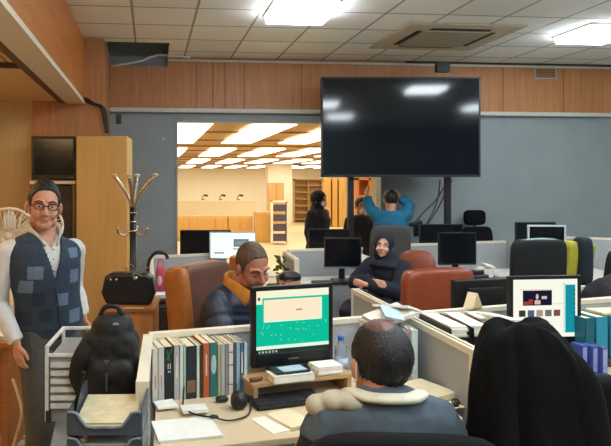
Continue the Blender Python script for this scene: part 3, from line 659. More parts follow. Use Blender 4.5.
# coat rack
cr = P(133, 250, 5.3)
t = thing('coat_rack', 'chrome coat rack with curved hooks beside the tall cupboard', 'coat rack', (cr.x, cr.y, 0))
B(M('rack_pole', (34, 38, 36), .35, .4)).cyl((0, 0, .03), (0, 0, 1.52), .03).build('pole', t)
B(darkpl).cyl((0, 0, 0), (0, 0, .04), .15, r2=.14, n=32).build('base', t)
ck = M('hook_chrome', (196, 184, 160), .25, .9)
for (dx, dy) in ((-.16, -.02), (.19, -.03), (-.02, -.12), (.02, .14)):
    hk = B(ck).tube([(0, 0, 1.42), (dx*.12, dy*.2, 1.55), (dx*.5, dy*.6, 1.68), (dx, dy, 1.79)], [.012, .015, .016, .017]).build('hook', t)
    B(M('hook_knob', (206, 186, 150), .35)).se((dx*1.05, dy*1.05, 1.80), (.03, .025, .014)).build('knob', hk)
for (dx, dy) in ((-.12, -.05), (.12, -.05), (.02, .12)):
    B(ck).tube([(0, 0, 1.33), (dx*.6, dy*.6, 1.27), (dx, dy, 1.29), (dx*1.1, dy*1.1, 1.34)], .011).build('small_hook', t)
for z in (1.30, 1.38, 1.46): B(ck).cyl((0, 0, z), (0, 0, z+.012), .034).build('ring', t)
# pedestal fans
def fan(loc, R_, rz, label):
    t = thing('pedestal_fan', label, 'fan', loc, rz, None); wm = M('fan_white', (226, 220, 204), .4)
    H_ = loc[3] if len(loc) > 3 else 1.3
    return t, wm
for (u, v, Y, r_, lab) in ((9, 236, 5.2, .24, 'white pedestal fan at the left edge behind the standing man'), (41, 226, 5.6, .2, 'white pedestal fan partly hidden by the standing man head')):
    p = P(u, v, Y); wm = M('fan_white', (226, 220, 204), .4)
    t = thing('pedestal_fan', lab, 'fan', (p.x, p.y, 0), .1)
    B(wm).cyl((0, .1, .03), (0, .1, p.z-.06), .018).build('pole', t); B(wm).cyl((0, .1, 0), (0, .1, .035), .2, r2=.17, n=28).build('base', t)
    B(wm).se((0, .08, p.z), (.07, .1, .07)).build('motor', t)
    B(wm).tube([(r_*math.cos(a*math.pi/12), 0, p.z+r_*math.sin(a*math.pi/12)) for a in range(25)], .012, side=(0, 1, 0), n=8, k=1).build('guard_ring', t)
    gb = B(wm)
    for a in range(36): gb.tube([(0.04*math.cos(a*math.pi/18), -.03, p.z+.04*math.sin(a*math.pi/18)), (r_*.6*math.cos(a*math.pi/18), -.05, p.z+r_*.6*math.sin(a*math.pi/18)), (r_*math.cos(a*math.pi/18), 0, p.z+r_*math.sin(a*math.pi/18))], .003, n=5, k=2)
    gb.build('guard_wires', t)
    for a in range(4):
        q = a*math.pi/2; B(M('fan_blade', (206, 200, 186), .5)).se((r_*.5*math.cos(q), .02, p.z+r_*.5*math.sin(q)), (r_*.42, .008, r_*.24), rot=Euler((.3, -q, 0))).build('blade', t)
# left desk, drawer, cables
lw = wood('left_desk_wood', (168, 106, 52), .5, 'X', 2, .14)
t = thing('side_desk', 'wood desk with a white top at the lower left edge', 'desk', (-1.62, 4.0, 0), .0)
B(lw).bb(-.5, .44, -.28, .5, .70, .735).build('desk_top', t, bevel=.003)
B(lw).bb(-.5, .40, .1, .13, .06, .70).build('front_panel', t); 
for s in (-.48, .38): B(lw).bb(s-.02, s+.02, -.25, .48, 0, .70).build('side_panel', t)
paper_stack('white_board', (-1.50, 3.9, .736), .05, .5, .3, .03, 'white flat board lying on the wood desk at the left edge')
cm = [M('cable_beige', (206, 184, 144), .6), M('cable_white', (220, 214, 196), .6), M('cable_black', (40, 36, 32), .6), M('cable_tan', (160, 110, 64), .6)]
nmz = ('beige', 'white', 'black', 'tan')
for k in range(8):
    pts = []; x, y = -1.25+random.uniform(-.18, .12), 4.05+random.uniform(-.1, .5)
    for q in range(7):
        x += random.uniform(-.13, .11); y += random.uniform(-.16, .13); x = min(x, -.98); x = max(x, -1.6)
        pts.append((x, y, .012+k*.016+.02*random.random()))
    at(B(cm[k % 4]).tube(pts, .008, n=8).build('floor_cable'), '%s cable tangled on the floor beside the wood desk' % nmz[k % 4], 'cable', '%s cables tangled on the floor' % nmz[k % 4])
at(B(cm[0]).tube([(-1.19, 3.75, .5), (-1.15, 3.72, .42), (-1.12, 3.7, .3), (-1.17, 3.72, .12), (-1.2, 3.72, .03)], .009, n=8).build('desk_cable'), 'beige cord hanging down from the wood desk', 'cable')
at(B(M('floor_mat_white', (222, 210, 184), .7)).prism([(-1.62, 3.9), (-1.12, 3.82), (-1.02, 4.5), (-1.5, 4.6)], .0, .006).build('floor_sheet'), 'pale sheet on the floor under the tangled cables', 'sheet')

# ================================================================== RIGHT CUBICLE
partition(Vector((1.15, 3.36)), Vector((2.95, 3.93)), 1.0, 'grey partition behind the white-lit monitor on the right', rails=False, posts=(0, 1))
desk([(1.225, 2.62), (1.175, 3.31), (2.75, 3.80), (2.75, 3.10), (1.75, 2.70)], DZ, 'beech desk on the right carrying the white-lit monitor')
for k in range(3):
    cx = 1.232+k*.118
    t = thing('tray_tower', 'black letter tray tower topped with white papers, %s of three beside the side partition' % ('left', 'middle', 'right')[k], 'letter tray', (cx, 3.07+.02*k, DZ), math.radians(5), 'black tray towers on the right desk')
    for z in (0, .08, .16, .24):
        B(blackpl).bb(-.052, .052, -.17, .17, z, z+.006).bb(-.052, -.047, -.17, .17, z, z+.05).bb(.047, .052, -.17, .17, z, z+.05).build('tray', t)
    for px_ in (-.052, .046):
        for py_ in (-.17, .15): B(blackpl).bb(px_, px_+.006, py_, py_+.02, 0, .27).build('post', t)
    paper_stack('tray_paper', (cx, 3.07+.02*k, DZ+.247), math.radians(5)-.05*k, .084, .31, .05, 'block of white papers on top of the %s black tray tower' % ('left', 'middle', 'right')[k])
o = B(paper).box((0, 0, 0), (.09, .2, .01), rot=Euler((.03, .08, .2))).box((.0, -.04, .014), (.08, .16, .008), rot=Euler((.0, .1, .4)))
at(o.build('loose_sheets', loc=(1.47, 3.0, 1.05)), 'loose white sheets sliding off the right tray tower', 'papers')
b = B(blackpl)
for k in range(5): b.se((.0+.03*k, -.05*k, .03), (.03, .04, .03), (.6, .6))
at(b.build('cable_heap', loc=(1.32, 2.82, DZ)), 'heap of black cables before the tray towers', 'cables')
t = thing('tent_card', 'cream folded tent card standing on the partition beyond the trays', 'card', (P(474, 312, 3.46).x, 3.475, 1.003), R17+.2)
B(paper2).vprism([(-.045, 0), (.045, 0), (.045, .003), (.004, .088), (-.004, .088), (-.045, .003)], -.03, .03).build('card_body', t)
B(M('card_front', (206, 184, 132), .6)).vprism([(-.036, .004), (.036, .004), (0, .076)], -.033, -.03).build('card_end', t)
# white-lit monitor
wscr = E('screen_white', (232, 232, 216), 1.0)
mp = P(548, 350, 3.25)
mon2, scr2, tl = monitor((mp.x, 3.27, DZ), R5*1.2, .415, .375, .115, 'black monitor with a white web page and teal side bar on the right desk', scr=wscr, rim=.02, chin=.04)
W, H, x0, z0 = .375, .315, -.1875, .04
def p2(name, u0, u1, v0, v1, m, y=.003): patch(name, u0, u1, v0, v1, m, y, scr2)
p2('side_bar', .81, .965, .1, .93, E('screen_teal', (22, 150, 166), .8)); p2('tool_column', .78, .81, .06, .93, E('screen_mint', (196, 226, 216), .9), .0028)
b = B(sdark)
for k in range(9): b.bb(x0+W*.945, x0+W*.96, .002, .003, z0+H*(.15+k*.08), z0+H*(.19+k*.08))
tl(b).build('bar_marks', scr2)
p2('photo_panel', .15, .6, .19, .45, E('photo_dark', (36, 38, 66), .5))
b = B(E('photo_red', (190, 70, 60), .6)).bb(x0+W*.16, x0+W*.24, .002, .003, z0+H*.56, z0+H*.62).bb(x0+W*.24, x0+W*.3, .002, .003, z0+H*.57, z0+H*.66); tl(b).build('photo_red_part', scr2)
b = B(E('photo_face', (220, 190, 180), .8)); b.se((x0+W*.37, .0025, z0+H*.70), (W*.022, .001, H*.05)).bb(x0+W*.33, x0+W*.42, .002, .003, z0+H*.57, z0+H*.64).bb(x0+W*.44, x0+W*.52, .002, .003, z0+H*.66, z0+H*.71); tl(b).build('photo_figures', scr2)
for k, cc in enumerate(((60, 62, 72), (96, 104, 140), (190, 160, 150), (120, 124, 130), (150, 80, 84))):
    p2('thumbnail', .09+k*.135, .19+k*.135, .53, .64, E('thumb_%d' % k, cc, .7))
b = B(E('line_orange', (220, 190, 150), .9)).bb(x0+W*.62, x0+W*.78, .0028, .003, z0+H*.57, z0+H*.578).bb(x0+W*.1, x0+W*.6, .0028, .003, z0+H*.82, z0+H*.83).bb(x0+W*.3, x0+W*.6, .0028, .003, z0+H*.26, z0+H*.27).bb(x0+W*.45, x0+W*.62, .0028, .003, z0+H*.2, z0+H*.215); tl(b).build('page_lines', scr2)
# binders, papers, mouse on the right desk
tealm = M('binder_teal', (40, 140, 166), .45, var=.05); bluem = M('binder_blue', (60, 76, 150), .4, var=.08)
for k, (u, m, w_, h_, nm) in enumerate(((590, M('binder_dark_teal', (24, 98, 116), .5), .055, .27, 'dark teal'), (602, tealm, .07, .27, 'teal'), (616, tealm, .07, .265, 'bright teal'))):
    p = P(u, 360, 3.22+.03*k)
    t = thing('ring_binder', '%s ring binder standing at the right edge of the desk' % nm, 'binder', (p.x, p.y, DZ), .15, 'teal binders on the right desk'); q = w_/2
    B(m).bb(-q, -q+.003, 0, .2, 0, h_).bb(q-.003, q, 0, .2, 0, h_).bb(-q, q, 0, .004, 0, h_).build('cover', t); B(paper2).bb(-q+.003, q-.003, .004, .2, .004, h_-.005).build('pages', t)
for k, (u, nm) in enumerate(((585, 'left'), (593, 'middle'), (600, 'right'))):
    p = P(u, 362, 3.12)
    t = thing('magazine_file', 'blue plastic magazine file before the teal binders, %s of three' % nm, 'file', (p.x, p.y-.02*k, DZ), .15, 'blue magazine files on the right desk')
    B(bluem).bb(-.016, .016, 0, .08, 0, .15).build('body', t, bevel=.004); B(M('blue_pale', (150, 160, 210), .4)).bb(-.012, .012, -.001, 0, .02, .14).build('label_strip', t)
paper_stack('pink_white_papers', (P(604, 306, 3.42).x, 3.37, DZ+.27), .15, .2, .12, .014, 'cream papers lying on top of the teal binders', mt=paper2)
t = thing('computer_mouse', 'black computer mouse on the right desk edge', 'mouse', (*G(603, 388, DZ)[:2], DZ), .4)
B(blackpl).se((0, 0, .016), (.032, .055, .02), (.8, .8)).build('body', t); B(darkpl).se((0, -.025, .033), (.004, .01, .005)).build('wheel', t)
t = thing('desk_phone', 'black handset lying before the teal binders at the right edge', 'phone', (*G(612, 366, DZ)[:2], DZ), .4)
B(blackpl).tube([(-.08, 0, .02), (0, 0, .04), (.08, 0, .02)], [(.028, .018), (.018, .014), (.028, .018)], side=(0, 1, 0)).build('handset', t); B(blackpl).se((0, .05, .02), (.09, .07, .02), (.4, .4)).build('body', t)
t = thing('dark_folder', 'dark navy folder lying between the coat and the blue files', 'folder', (*G(588, 376, DZ)[:2], DZ), .2)
B(M('navy_folder', (30, 38, 64), .5)).bb(-.08, .08, -.1, .1, 0, .02).build('cover', t, bevel=.003); 
at(B(whitepl).tube([G(585, 356, DZ)+Vector((0, 0, .03)), G(592, 364, DZ)+Vector((0, 0, .03)), G(600, 372, DZ)+Vector((0, 0, .01)), G(614, 378, DZ)+Vector((0, 0, .008))], .004, n=6).build('white_cable'), 'thin white cable running across the right desk', 'cable')
at(B(whitepl).tube([(1.80, 2.69, .66), (1.86, 2.67, .6), (1.86, 2.67, .5), (1.82, 2.68, .42)], .006, n=6).build('drooping_cable'), 'white cable drooping under the right desk edge', 'cable')

# ================================================================== MIDDLE ROWS
# chestnut chair with the dark monitor before it
office_chair((P(434, 300, 4.45).x-.11, 4.50, 0), R17+math.pi-.06, .56, .48, 1.10, leather_r, 'chestnut leather chair with a wide back beyond the side partition', shape=(.3, .22), th=.07, lean=.02)
desk([(1.2, 3.50), (2.6, 3.92), (2.6, 4.10), (1.2, 3.72)], DZ, 'narrow desk behind the right partition, mostly hidden', legs=True)
mp = P(480, 300, 3.85)
monitor((mp.x-.03, 3.79, DZ), math.pi+R17-.05, .43, .25, .145, 'wide dark monitor seen from behind beyond the tray towers', rim=.012)
# woman row desk (third row)
rz3 = math.radians(8)
d3 = [(.97, 5.96), (3.1, 6.12), (3.04, 6.66), (.95, 6.40)]
desk(d3, DZ, 'long pale desk beside the woman in the headscarf', mt=M('desk_white', (208, 206, 196), .5))
partition(P(289, 0, 6.60), P(362, 0, 6.84), 1.0, 'pale grey partition behind the monitor left of the woman', rails=False, posts=(1, 0))
partition(P(285, 0, 6.45), P(296.5, 0, 5.78), 1.0, 'short grey partition end with cream rails left of the third row', posts=(1, 1))
partition(P(396, 0, 7.0), P(441, 0, 7.12), 1.02, 'pale grey partition right of the woman', rails=False, posts=(0, 0))
partition(P(441, 0, 7.12), P(505, 0, 7.3), 1.03, 'pale grey partition behind the monitor under the ergonomic chair', rails=False, posts=(0, 0))
partition(P(556, 0, 7.6), P(640, 0, 7.2), 1.06, 'pale grey partition along the wall at the far right', rails=False, posts=(1, 0))
desk([(1.1, 6.95), (1.75, 7.02), (1.75, 7.3), (1.1, 7.22)], DZ, 'hidden desk behind the pale partition left of the woman', mt=M('desk_white', (208, 206, 196)))
desk([(2.56, 7.17), (2.9, 7.2), (2.9, 7.42), (2.56, 7.4)], DZ, 'hidden desk behind the pale partition right of the woman', mt=M('desk_white', (208, 206, 196)))
def mon_at(u0, u1, v0, v1, Y, label, zd=DZ, rz=0, **k):
    a, b_ = P(u0, v1, Y), P(u1, v0, Y); w_ = (b_.x-a.x)/math.cos(rz)
    return monitor(((a.x+b_.x)/2, Y, zd), rz, w_, b_.z-a.z, a.z-zd, label, **k)
mon_at(308.5, 350, 229, 252, 7.1, 'dark monitor behind the pale partition, left of the woman', rim=.012)
m2_, _, _ = mon_at(324.5, 361.5, 238, 268.5, 6.15, 'dark monitor with a silver lower edge facing the woman', rim=.014, chin=.02)
B(alu).bb(-.19, .19, -.006, -.001, 0, .018).build('silver_strip', m2_, loc=(0, 0, P(0, 268.5, 6.15).z-DZ))
kp = G(331, 283, DZ)
t = thing('keyboard', 'black keyboard on the pale desk left of the woman', 'keyboard', (kp.x, 5.98, DZ), .1)
B(blackpl).bb(-.19, .19, -.07, .07, 0, .02).build('body', t, bevel=.005); kb2 = B(M('key_grey', (44, 47, 50)))
for r in range(5):
    for c in range(16): kb2.bb(-.18+c*.0225, -.162+c*.0225, -.06+r*.024, -.041+r*.024, .019, .025)
kb2.build('keys', t)
mon_at(420, 463, 224, 244, 7.24, 'dark monitor behind the pale partition right of the woman', rim=.012)
mon_at(438.5, 477, 232.5, 265, 6.35, 'dark square monitor standing right of the woman on the pale desk', rim=.014, rz=.06)
t = thing('desk_telephone', 'black desk telephone at the foot of the dark square monitor', 'phone', (P(478, 270, 6.2).x, 6.22, DZ), .2)
B(blackpl).se((0, 0, .03), (.1, .08, .03), (.4, .5)).build('body', t); B(darkpl).tube([(-.07, 0, .075), (0, 0, .08), (.07, 0, .075)], [(.03, .02), (.018, .015), (.03, .02)]).build('handset', t)
paper_stack('desk_papers', (P(438, 270, 6.12).x, 6.13, DZ), .2, .3, .2, .03, 'white papers on the pale desk left of the square monitor foot')
o = B(paper).se((0, 0, .06), (.09, .06, .06), (.7, .5)).box((.03, -.03, .13), (.12, .08, .02), rot=Euler((.3, .3, .2))); at(o.build('crumpled_paper', loc=(P(486, 268, 6.3).x, 6.33, DZ)), 'crumpled white papers beside the black chair with a pale rim', 'papers')
o = B(paper).box((0, 0, .11), (.16, .02, .22), rot=Euler((-.2, .35, 0))); at(o.build('white_envelope', loc=(P(366, 262, 6.25).x, 6.28, DZ+.02)), 'white paper leaning just left of the woman head', 'papers')
office_chair((P(379, 240, 7.05).x, 6.98, 0), math.pi+.1, .46, .5, 1.24, M('grey_mesh', (66, 66, 64), .8), 'dark grey office chair behind the woman head', arms=False)
office_chair((P(404, 260, 5.85).x, 5.58, 0), -.45, .36, .48, 1.06, leather_r, 'chestnut leather chair the woman sits on', shape=(.6, .6), th=.05)
office_chair((P(481, 230, 7.75).x, 7.52, 0), .1, .40, .5, 1.15, blackfab, 'black ergonomic chair with a headrest against the grey wall', arms=False, headrest=True, th=.05)
office_chair((P(515, 260, 5.2).x, 5.15, 0), math.pi+.12, .48, .48, 1.25, M('black_mesh', (10, 13, 16), .7), 'black high-back chair with a pale rim in the middle of the right side', rim_m=M('rim_pale', (140, 160, 164), .4), shape=(.25, .22), th=.045, lean=.04)
# right rear
desk([(3.16, 5.7), (4.6, 5.85), (4.6, 7.1), (3.16, 7.0)], DZ, 'pale desk in the rear right carrying the white framed monitor', mt=M('desk_white', (208, 206, 196)))
mon_at(516, 556, 222, 250, 6.9, 'dark monitor behind the white framed monitor', rim=.012)
wm = M('silver_white', (206, 212, 214), .4)
mon_at(529, 565, 225, 256.5, 6.0, 'monitor with a white frame and dark screen in the rear right', rim=.018, chin=.05, bez=wm, rz=-.12)
for k in range(3):
    t_ = paper_stack('stacked_papers', (P(551, 270, 5.85).x, 5.83, DZ+.06*k), .1*k, .2, .14, .035, '%s white paper stack under the white framed monitor' % ('lowest', 'middle', 'top')[k], cat='papers', group='paper stacks under the white framed monitor')
    if k < 2: at(B(M('shelf_grey', (90, 94, 100), .5)).bb(-.12, .12, -.08, .08, .036, .059).build('paper_tray', loc=(P(551, 270, 5.85).x, 5.83, DZ+.06*k)), '%s grey tray between the paper stacks in the rear right' % ('lower', 'upper')[k], 'letter tray')
# chair with dark jacket and yellow-green lining
t = office_chair((P(579, 260, 5.3).x, 5.2, 0), math.pi+.5, .34, .48, 1.16, M('navy_dark', (20, 34, 44), .8), 'dark chair with a yellow-green garment over it at the right', arms=False)
yj = thing('yellow_vest', 'yellow-green garment hanging over the dark chair back at the right', 'garment', (P(579, 260, 5.0).x, 4.98, 0))
ym = M('yellow_green', (176, 168, 48), .8, bump=.2)
for s, (ua, ub, va, vb) in enumerate(((565, 578, 241, 280), (588, 594.5, 243, 259))):
    a, b_ = P(ua, vb, 4.95), P(ub, va, 4.95); B(ym if s == 0 else M('lime_green', (140, 170, 60), .8)).se(((a.x+b_.x)/2-yj.location.x, 0, (a.z+b_.z)/2), ((b_.x-a.x)/2, .06, (b_.z-a.z)/2), (.5, .5), rot=Euler((0, .12, 0))).build('panel', yj)
a, b_ = P(577, 285, 4.95), P(590, 237, 4.95); B(M('navy_dark', (20, 34, 44))).se(((a.x+b_.x)/2-yj.location.x, -.02, (a.z+b_.z)/2), ((b_.x-a.x)/2+.01, .07, (b_.z-a.z)/2), (.6, .4)).build('cloth', yj)
office_chair((P(612, 250, 5.6).x, 5.5, 0), math.pi, .5, .48, 1.15, M('navy_chair', (24, 30, 46), .7), 'navy chair back at the right edge behind the hunched person', arms=False)

# left middle: desk with white-lit monitor
partition(P(151, 0, 6.02), P(226, 0, 6.3), 1.0, 'pale partition behind the brown chair at the left', rails=False, posts=(1, 0))
partition(P(151.5, 0, 4.6), P(151.2, 0, 5.98), .98, 'pale partition end seen edge on beside the handbag', rails=False, posts=(1, 0))
desk([(-.42, 5.15), (.33, 5.22), (.33, 5.93), (-.46, 5.9)], DZ, 'dark desk behind the man in the padded jacket', mt=M('desk_dark', (70, 56, 46), .5))
pk = M('pink_red', (206, 84, 100), .5)
t = thing('pink_gift_bag', 'pink and red small bag on the desk beside the brown chair', 'bag', (P(161, 290, 5.5).x, 5.5, DZ), 0)
B(pk).se((0, 0, .12), (.05, .035, .12), (.5, .5)).build('body', t); B(pk).tube([(-.03, 0, .22), (-.02, 0, .29), (.02, 0, .29), (.03, 0, .22)], .006).build('carry_handle', t); B(M('pink_pale', (232, 190, 196), .5)).se((-.01, -.03, .11), (.025, .01, .05)).build('patch', t)
paper_stack('white_papers', (P(160, 294, 5.35).x, 5.27, DZ), .1, .16, .16, .03, 'white papers beneath the pink bag at the left')
# low dark drawers behind the near partition
t = thing('dark_pedestal', 'dark brown drawer pedestal between the wood cabinet and the brown chair', 'cabinet', (-.27, 5.0, 0)); dwn = wood('dark_brown', (54, 40, 32), .5)
B(dwn).bb(-.14, .14, .01, .3, 0, .69).build('body', t)
for k in range(3): B(dwn).bb(-.13, .13, -.008, .01, .03+k*.22, .23+k*.22).build('drawer', t, bevel=.004)
mon_at(180, 231, 230, 257, 6.6, 'dark monitor at the left, behind the white-lit one', rim=.014)
m3, s3, tl = mon_at(209.5, 256, 232, 259, 6.15, 'silver monitor with a pale white screen behind the man in the padded jacket', bez=wm, rim=.012, scr=E('screen_light', (222, 240, 250), 1.1), rz=-.04)
a_, b_ = P(209.5, 259, 6.15), P(256, 232, 6.15); W, H = (b_.x-a_.x)-.024, (b_.z-a_.z)-.024; x0, z0 = -W/2, .012
for nm_, q in (('window_frame', (.52, .86, .24, .55)), ('window_line', (.5, .9, .62, .66)), ('text_line', (.08, .3, .78, .83))): patch(nm_, *q, E('grey_ui', (120, 132, 134), .6), .003, s3)
patch('window_text', .55, .83, .3, .5, E('grey_ui2', (150, 160, 156), .7), .002, s3)
desk([(-.35, 6.35), (.8, 6.45), (.8, 7.0), (-.35, 6.85)], DZ, 'far desk carrying the dark monitor at the left', mt=M('desk_white', (208, 206, 196)))
# tan chair, plant, purse between the man and the third row
office_chair((P(272, 260, 5.2).x-.03, 4.86, 0), math.radians(100), .4, .48, 1.12, M('orange_chair', (184, 116, 48), .5, bump=.2), 'orange-brown chair seen side on between the man head and the plant', arms=False)
pl = P(286, 270, 6.2)
t = thing('potted_plant', 'small green potted plant at the partition end left of the third row', 'plant', (.77, 5.9, DZ))
desk([(.50, 5.38), (1.0, 5.43), (1.0, 5.72), (.845, 5.73), (.825, 6.36), (.50, 6.30)], DZ-.001, 'pale side desk carrying the potted plant and the small purse')
B(M('pot_brown', (120, 84, 56), .6)).cyl((0, 0, 0), (0, 0, .09), .04, r2=.055).build('pot', t)
lf = B(M('leaf_green', (66, 92, 50), .6))
for k in range(26):
    a, q = random.uniform(0, 6.28), random.uniform(.04, .1)
    lf.se((q*.7*math.cos(a), q*.5*math.sin(a), random.uniform(.1, .28)), (.03, .006, .016), rot=Euler((random.uniform(-1, 1), random.uniform(-1, 1), a)), nu=8, nv=5)
lf.build('foliage', t)
pp = P(292, 281, 5.4)
desk([(.62, 5.18), (1.0, 5.22), (1.0, 5.7), (.62, 5.68)], DZ-.002, 'low table end under the small purse') if False else None
t = thing('purse', 'small purse with black flap and beige body behind the green-lit monitor', 'bag', (pp.x, 5.55, DZ), .1)
B(M('purse_beige', (196, 160, 136), .6)).se((0, 0, .07), (.1, .07, .07), (.6, .6)).build('body', t)
B(blackpl).se((.0, -.0, .13), (.105, .08, .055), (.7, .9)).build('flap', t); B(M('purse_red', (150, 70, 60), .6)).tube([(-.09, -.06, .05), (-.06, -.08, .1), (0, -.085, .115)], .006).build('piping', t)
at(B(blackpl).se((0, 0, .03), (.07, .05, .03), (.6, .6)).build('dark_case', loc=(P(274, 280, 5.6).x, 5.62, DZ)), 'dark grey small case left of the purse', 'case')

# ================================================================== BLACK COAT OVER THE FRONT CHAIR
ct = thing('office_chair', 'office chair hidden under the big black coat in the foreground', 'chair', (1.135, 1.93, 0), math.pi+.1)
B(blackfab).se((0, -.05, .45), (.25, .24, .05), (.4, .5)).build('seat', ct); B(blackfab).se((0, .19, .82), (.19, .045, .34), (.4, .4)).build('backrest', ct)
B(chrome).cyl((0, 0, .1), (0, 0, .42), .03).build('gas_column', ct)
for k in range(5):
    a = math.pi*2*k/5; f = B(blackpl).tube([(0, 0, .11), (.28*math.cos(a), .28*math.sin(a), .075)], [.03, .018], n=8, k=1).build('base_leg', ct); B(blackpl).se((.29*math.cos(a), .29*math.sin(a), .03), (.02, .028, .03)).build('caster', f)
coatm = M('black_coat_cloth', (9, 10, 11), .95, var=.2, scale=90, bump=.25, spec=.2)
YC = 1.75
prof = [(470, 322, .03), (0, 0, 0)]
rowsc = [(1.318, 505, 526, .02), (1.318, 495, 540, .045), (1.305, 487, 552, .06), (1.28, 482, 562, .075), (1.245, 479, 571, .085), (1.19, 477, 579, .095), (1.12, 475, 585, .10), (1.03, 473, 590, .105), (.92, 471, 595, .11), (.80, 469, 600, .115), (.68, 466, 604, .12), (.55, 462, 608, .13), (.45, 460, 612, .135)]
cb_ = bmesh.new(); rr = []; N = 72
for j, (z, ua, ub, d) in enumerate(rowsc):
    xa, xb = (ua-PX)*YC/F, (ub-PX)*YC/F; cx, hw = (xa+xb)/2, (xb-xa)/2; row = []
    for i in range(N):
        th = 2*math.pi*i/N; f = min(1, j/6)
        x = math.copysign(abs(math.cos(th))**.7, math.cos(th)); y = math.copysign(abs(math.sin(th))**.7, math.sin(th))
        fold = 1+f*(.14*math.sin(5*th+1.0+.08*j)+.09*math.sin(11*th+j*.15)+.05*math.sin(17*th))
        row.append(cb_.verts.new((cx+hw*x*(1+.02*math.sin(7*th)*f), YC+d*y*fold, z+(.012*math.sin(3*th) if j < 3 else 0))))
    rr.append(row)
cb_.faces.new(rr[0][::-1])
for j in range(len(rr)-1):
    for i in range(N): f = cb_.faces.new((rr[j][i], rr[j+1][i], rr[j+1][(i+1) % N], rr[j][(i+1) % N])); f.smooth = True
cbb = B(coatm); cbb.bm.free(); cbb.bm = cb_; bmesh.ops.recalc_face_normals(cb_, faces=cb_.faces)
coat = thing('black_coat', 'big black coat draped over the chair in the right foreground', 'coat', (0, 0, 0))
body = folds(cbb.build('coat_body', coat, sub=1), .035, .11)
B(coatm).tube([((x-PX)*YC/F, yy, z) for x, yy, z in ((512, YC-.02, 1.25), (542, YC-.05, 1.24), (566, YC-.075, 1.15), (572, YC-.09, .98), (578, YC-.10, .82), (582, YC-.10, .62))], [(.03, .02), (.045, .03), (.05, .035), (.052, .04), (.055, .04), (.05, .035)], side=(1, 0, .3), n=20).build('sleeve', coat)
B(coatm).tube([((x-PX)*YC/F, yy, z) for x, yy, z in ((494, YC-.03, 1.255), (492, YC-.075, 1.12), (490, YC-.09, .95), (488, YC-.10, .75), (486, YC-.11, .55))], [(.02, .02), (.03, .025), (.038, .03), (.04, .03), (.045, .03)], side=(1, 0, 0), n=18).build('coat_fold', coat)
B(coatm).tube([((x-PX)*YC/F, yy, z) for x, yy, z in ((530, YC-.05, 1.15), (524, YC-.10, 1.0), (520, YC-.115, .85), (518, YC-.12, .6))], [(.012, .012), (.02, .02), (.025, .02), (.03, .02)], side=(1, 0, 0), n=14).build('coat_fold', coat)
B(M('coat_button', (130, 130, 130), .4, .5)).se(((504-PX)*YC/F, YC-.06, 1.285), (.004, .004, .004)).build('button', coat)

# ================================================================== PEOPLE
V = Vector
def hand(b, wr, d, pn, s=1.0, curl=.5, thumb=1):
    """wr wrist, d direction of the fingers, pn direction the palm faces"""
    d = V(d).normalized(); pn = V(pn); pn = (pn-d*pn.dot(d)).normalized(); sd = d.cross(pn)*thumb
    b.tube([wr-d*.02*s, wr+d*.02*s, wr+d*.055*s, wr+d*.09*s], [(.026*s, .02*s), (.032*s, .017*s), (.040*s, .016*s), (.037*s, .013*s)], side=sd, n=12)
    for k, (o, L) in enumerate(((.030, .070), (.010, .078), (-.010, .072), (-.029, .056))):
        p = wr+d*.082*s+sd*o*s; L *= s; c = curl
        a1 = (d*math.cos(c*.5)+pn*math.sin(c*.5)); a2 = (d*math.cos(c*1.2)+pn*math.sin(c*1.2)); a3 = (d*math.cos(c*1.9)+pn*math.sin(c*1.9))
        q1 = p+a1*L*.45; q2 = q1+a2*L*.32; q3 = q2+a3*L*.23
        b.tube([p-d*.015*s, q1, q2, q3], [.0095*s, .009*s, .0082*s, .0065*s], n=8, k=2)
    t0 = wr+d*.025*s+sd*.026*s; t1 = t0+(d*.6+sd*.8)*.035*s; t2 = t1+(d*.9+sd*.25+pn*.3)*.032*s; t3 = t2+(d+pn*.3)*.02*s
    b.tube([t0-sd*.012*s, t1, t2, t3], [.013*s, .012*s, .010*s, .007*s], n=8, k=2)

def head_shape(b, c, R, s=1.0, neck=None, female=False, mask=False):
    def q(p): return c+R @ (V(p)*s)
    e = R.to_euler()
    b.se(q((0, .012, .028)), (.074*s, .094*s, .090*s), rot=e)
    b.se(q((0, -.022, -.025)), ((.058 if female else .063)*s, .068*s, .082*s), rot=e)
    b.se(q((0, -.050, -.088)), ((.030 if female else .038)*s, .034*s, .028*s), (.9, .9), rot=e)
    for k in (-1, 1):
        b.se(q((k*.034, -.064, -.036)), (.024*s, .022*s, .026*s), rot=e)
        b.se(q((k*.045, -.01, -.07)), (.022*s, .04*s, .03*s), rot=e)
        b.tube([q((k*.012, -.092, .020)), q((k*.034, -.085, .026)), q((k*.054, -.066, .016))], .0085*s, n=8)
        b.se(q((k*.080, .008, -.012)), (.012*s, .020*s, .032*s), rot=e)
        b.se(q((k*.012, -.098, -.036)), (.008*s, .010*s, .008*s), rot=e)
    b.tube([q((0, -.088, .016)), q((0, -.100, -.010)), q((0, -.114, -.032)), q((0, -.096, -.040))], [.0085*s, .0095*s, .012*s, .008*s], n=10)
    b.tube([q((-.022, -.080, -.063)), q((0, -.087, -.060)), q((.022, -.080, -.063))], .005*s, n=8)
    b.tube([q((-.020, -.078, -.073)), q((0, -.085, -.073)), q((.020, -.078, -.073))], .005*s, n=8)
    if neck is not None:
        b.tube([q((0, .02, -.02)), q((0, .018, -.08)), V(neck)+V((0, -.005, .03)), V(neck)+V((0, 0, -.05))], [(.052*s, .055*s), (.052*s, .054*s), (.057*s, .058*s), (.075*s, .07*s)])

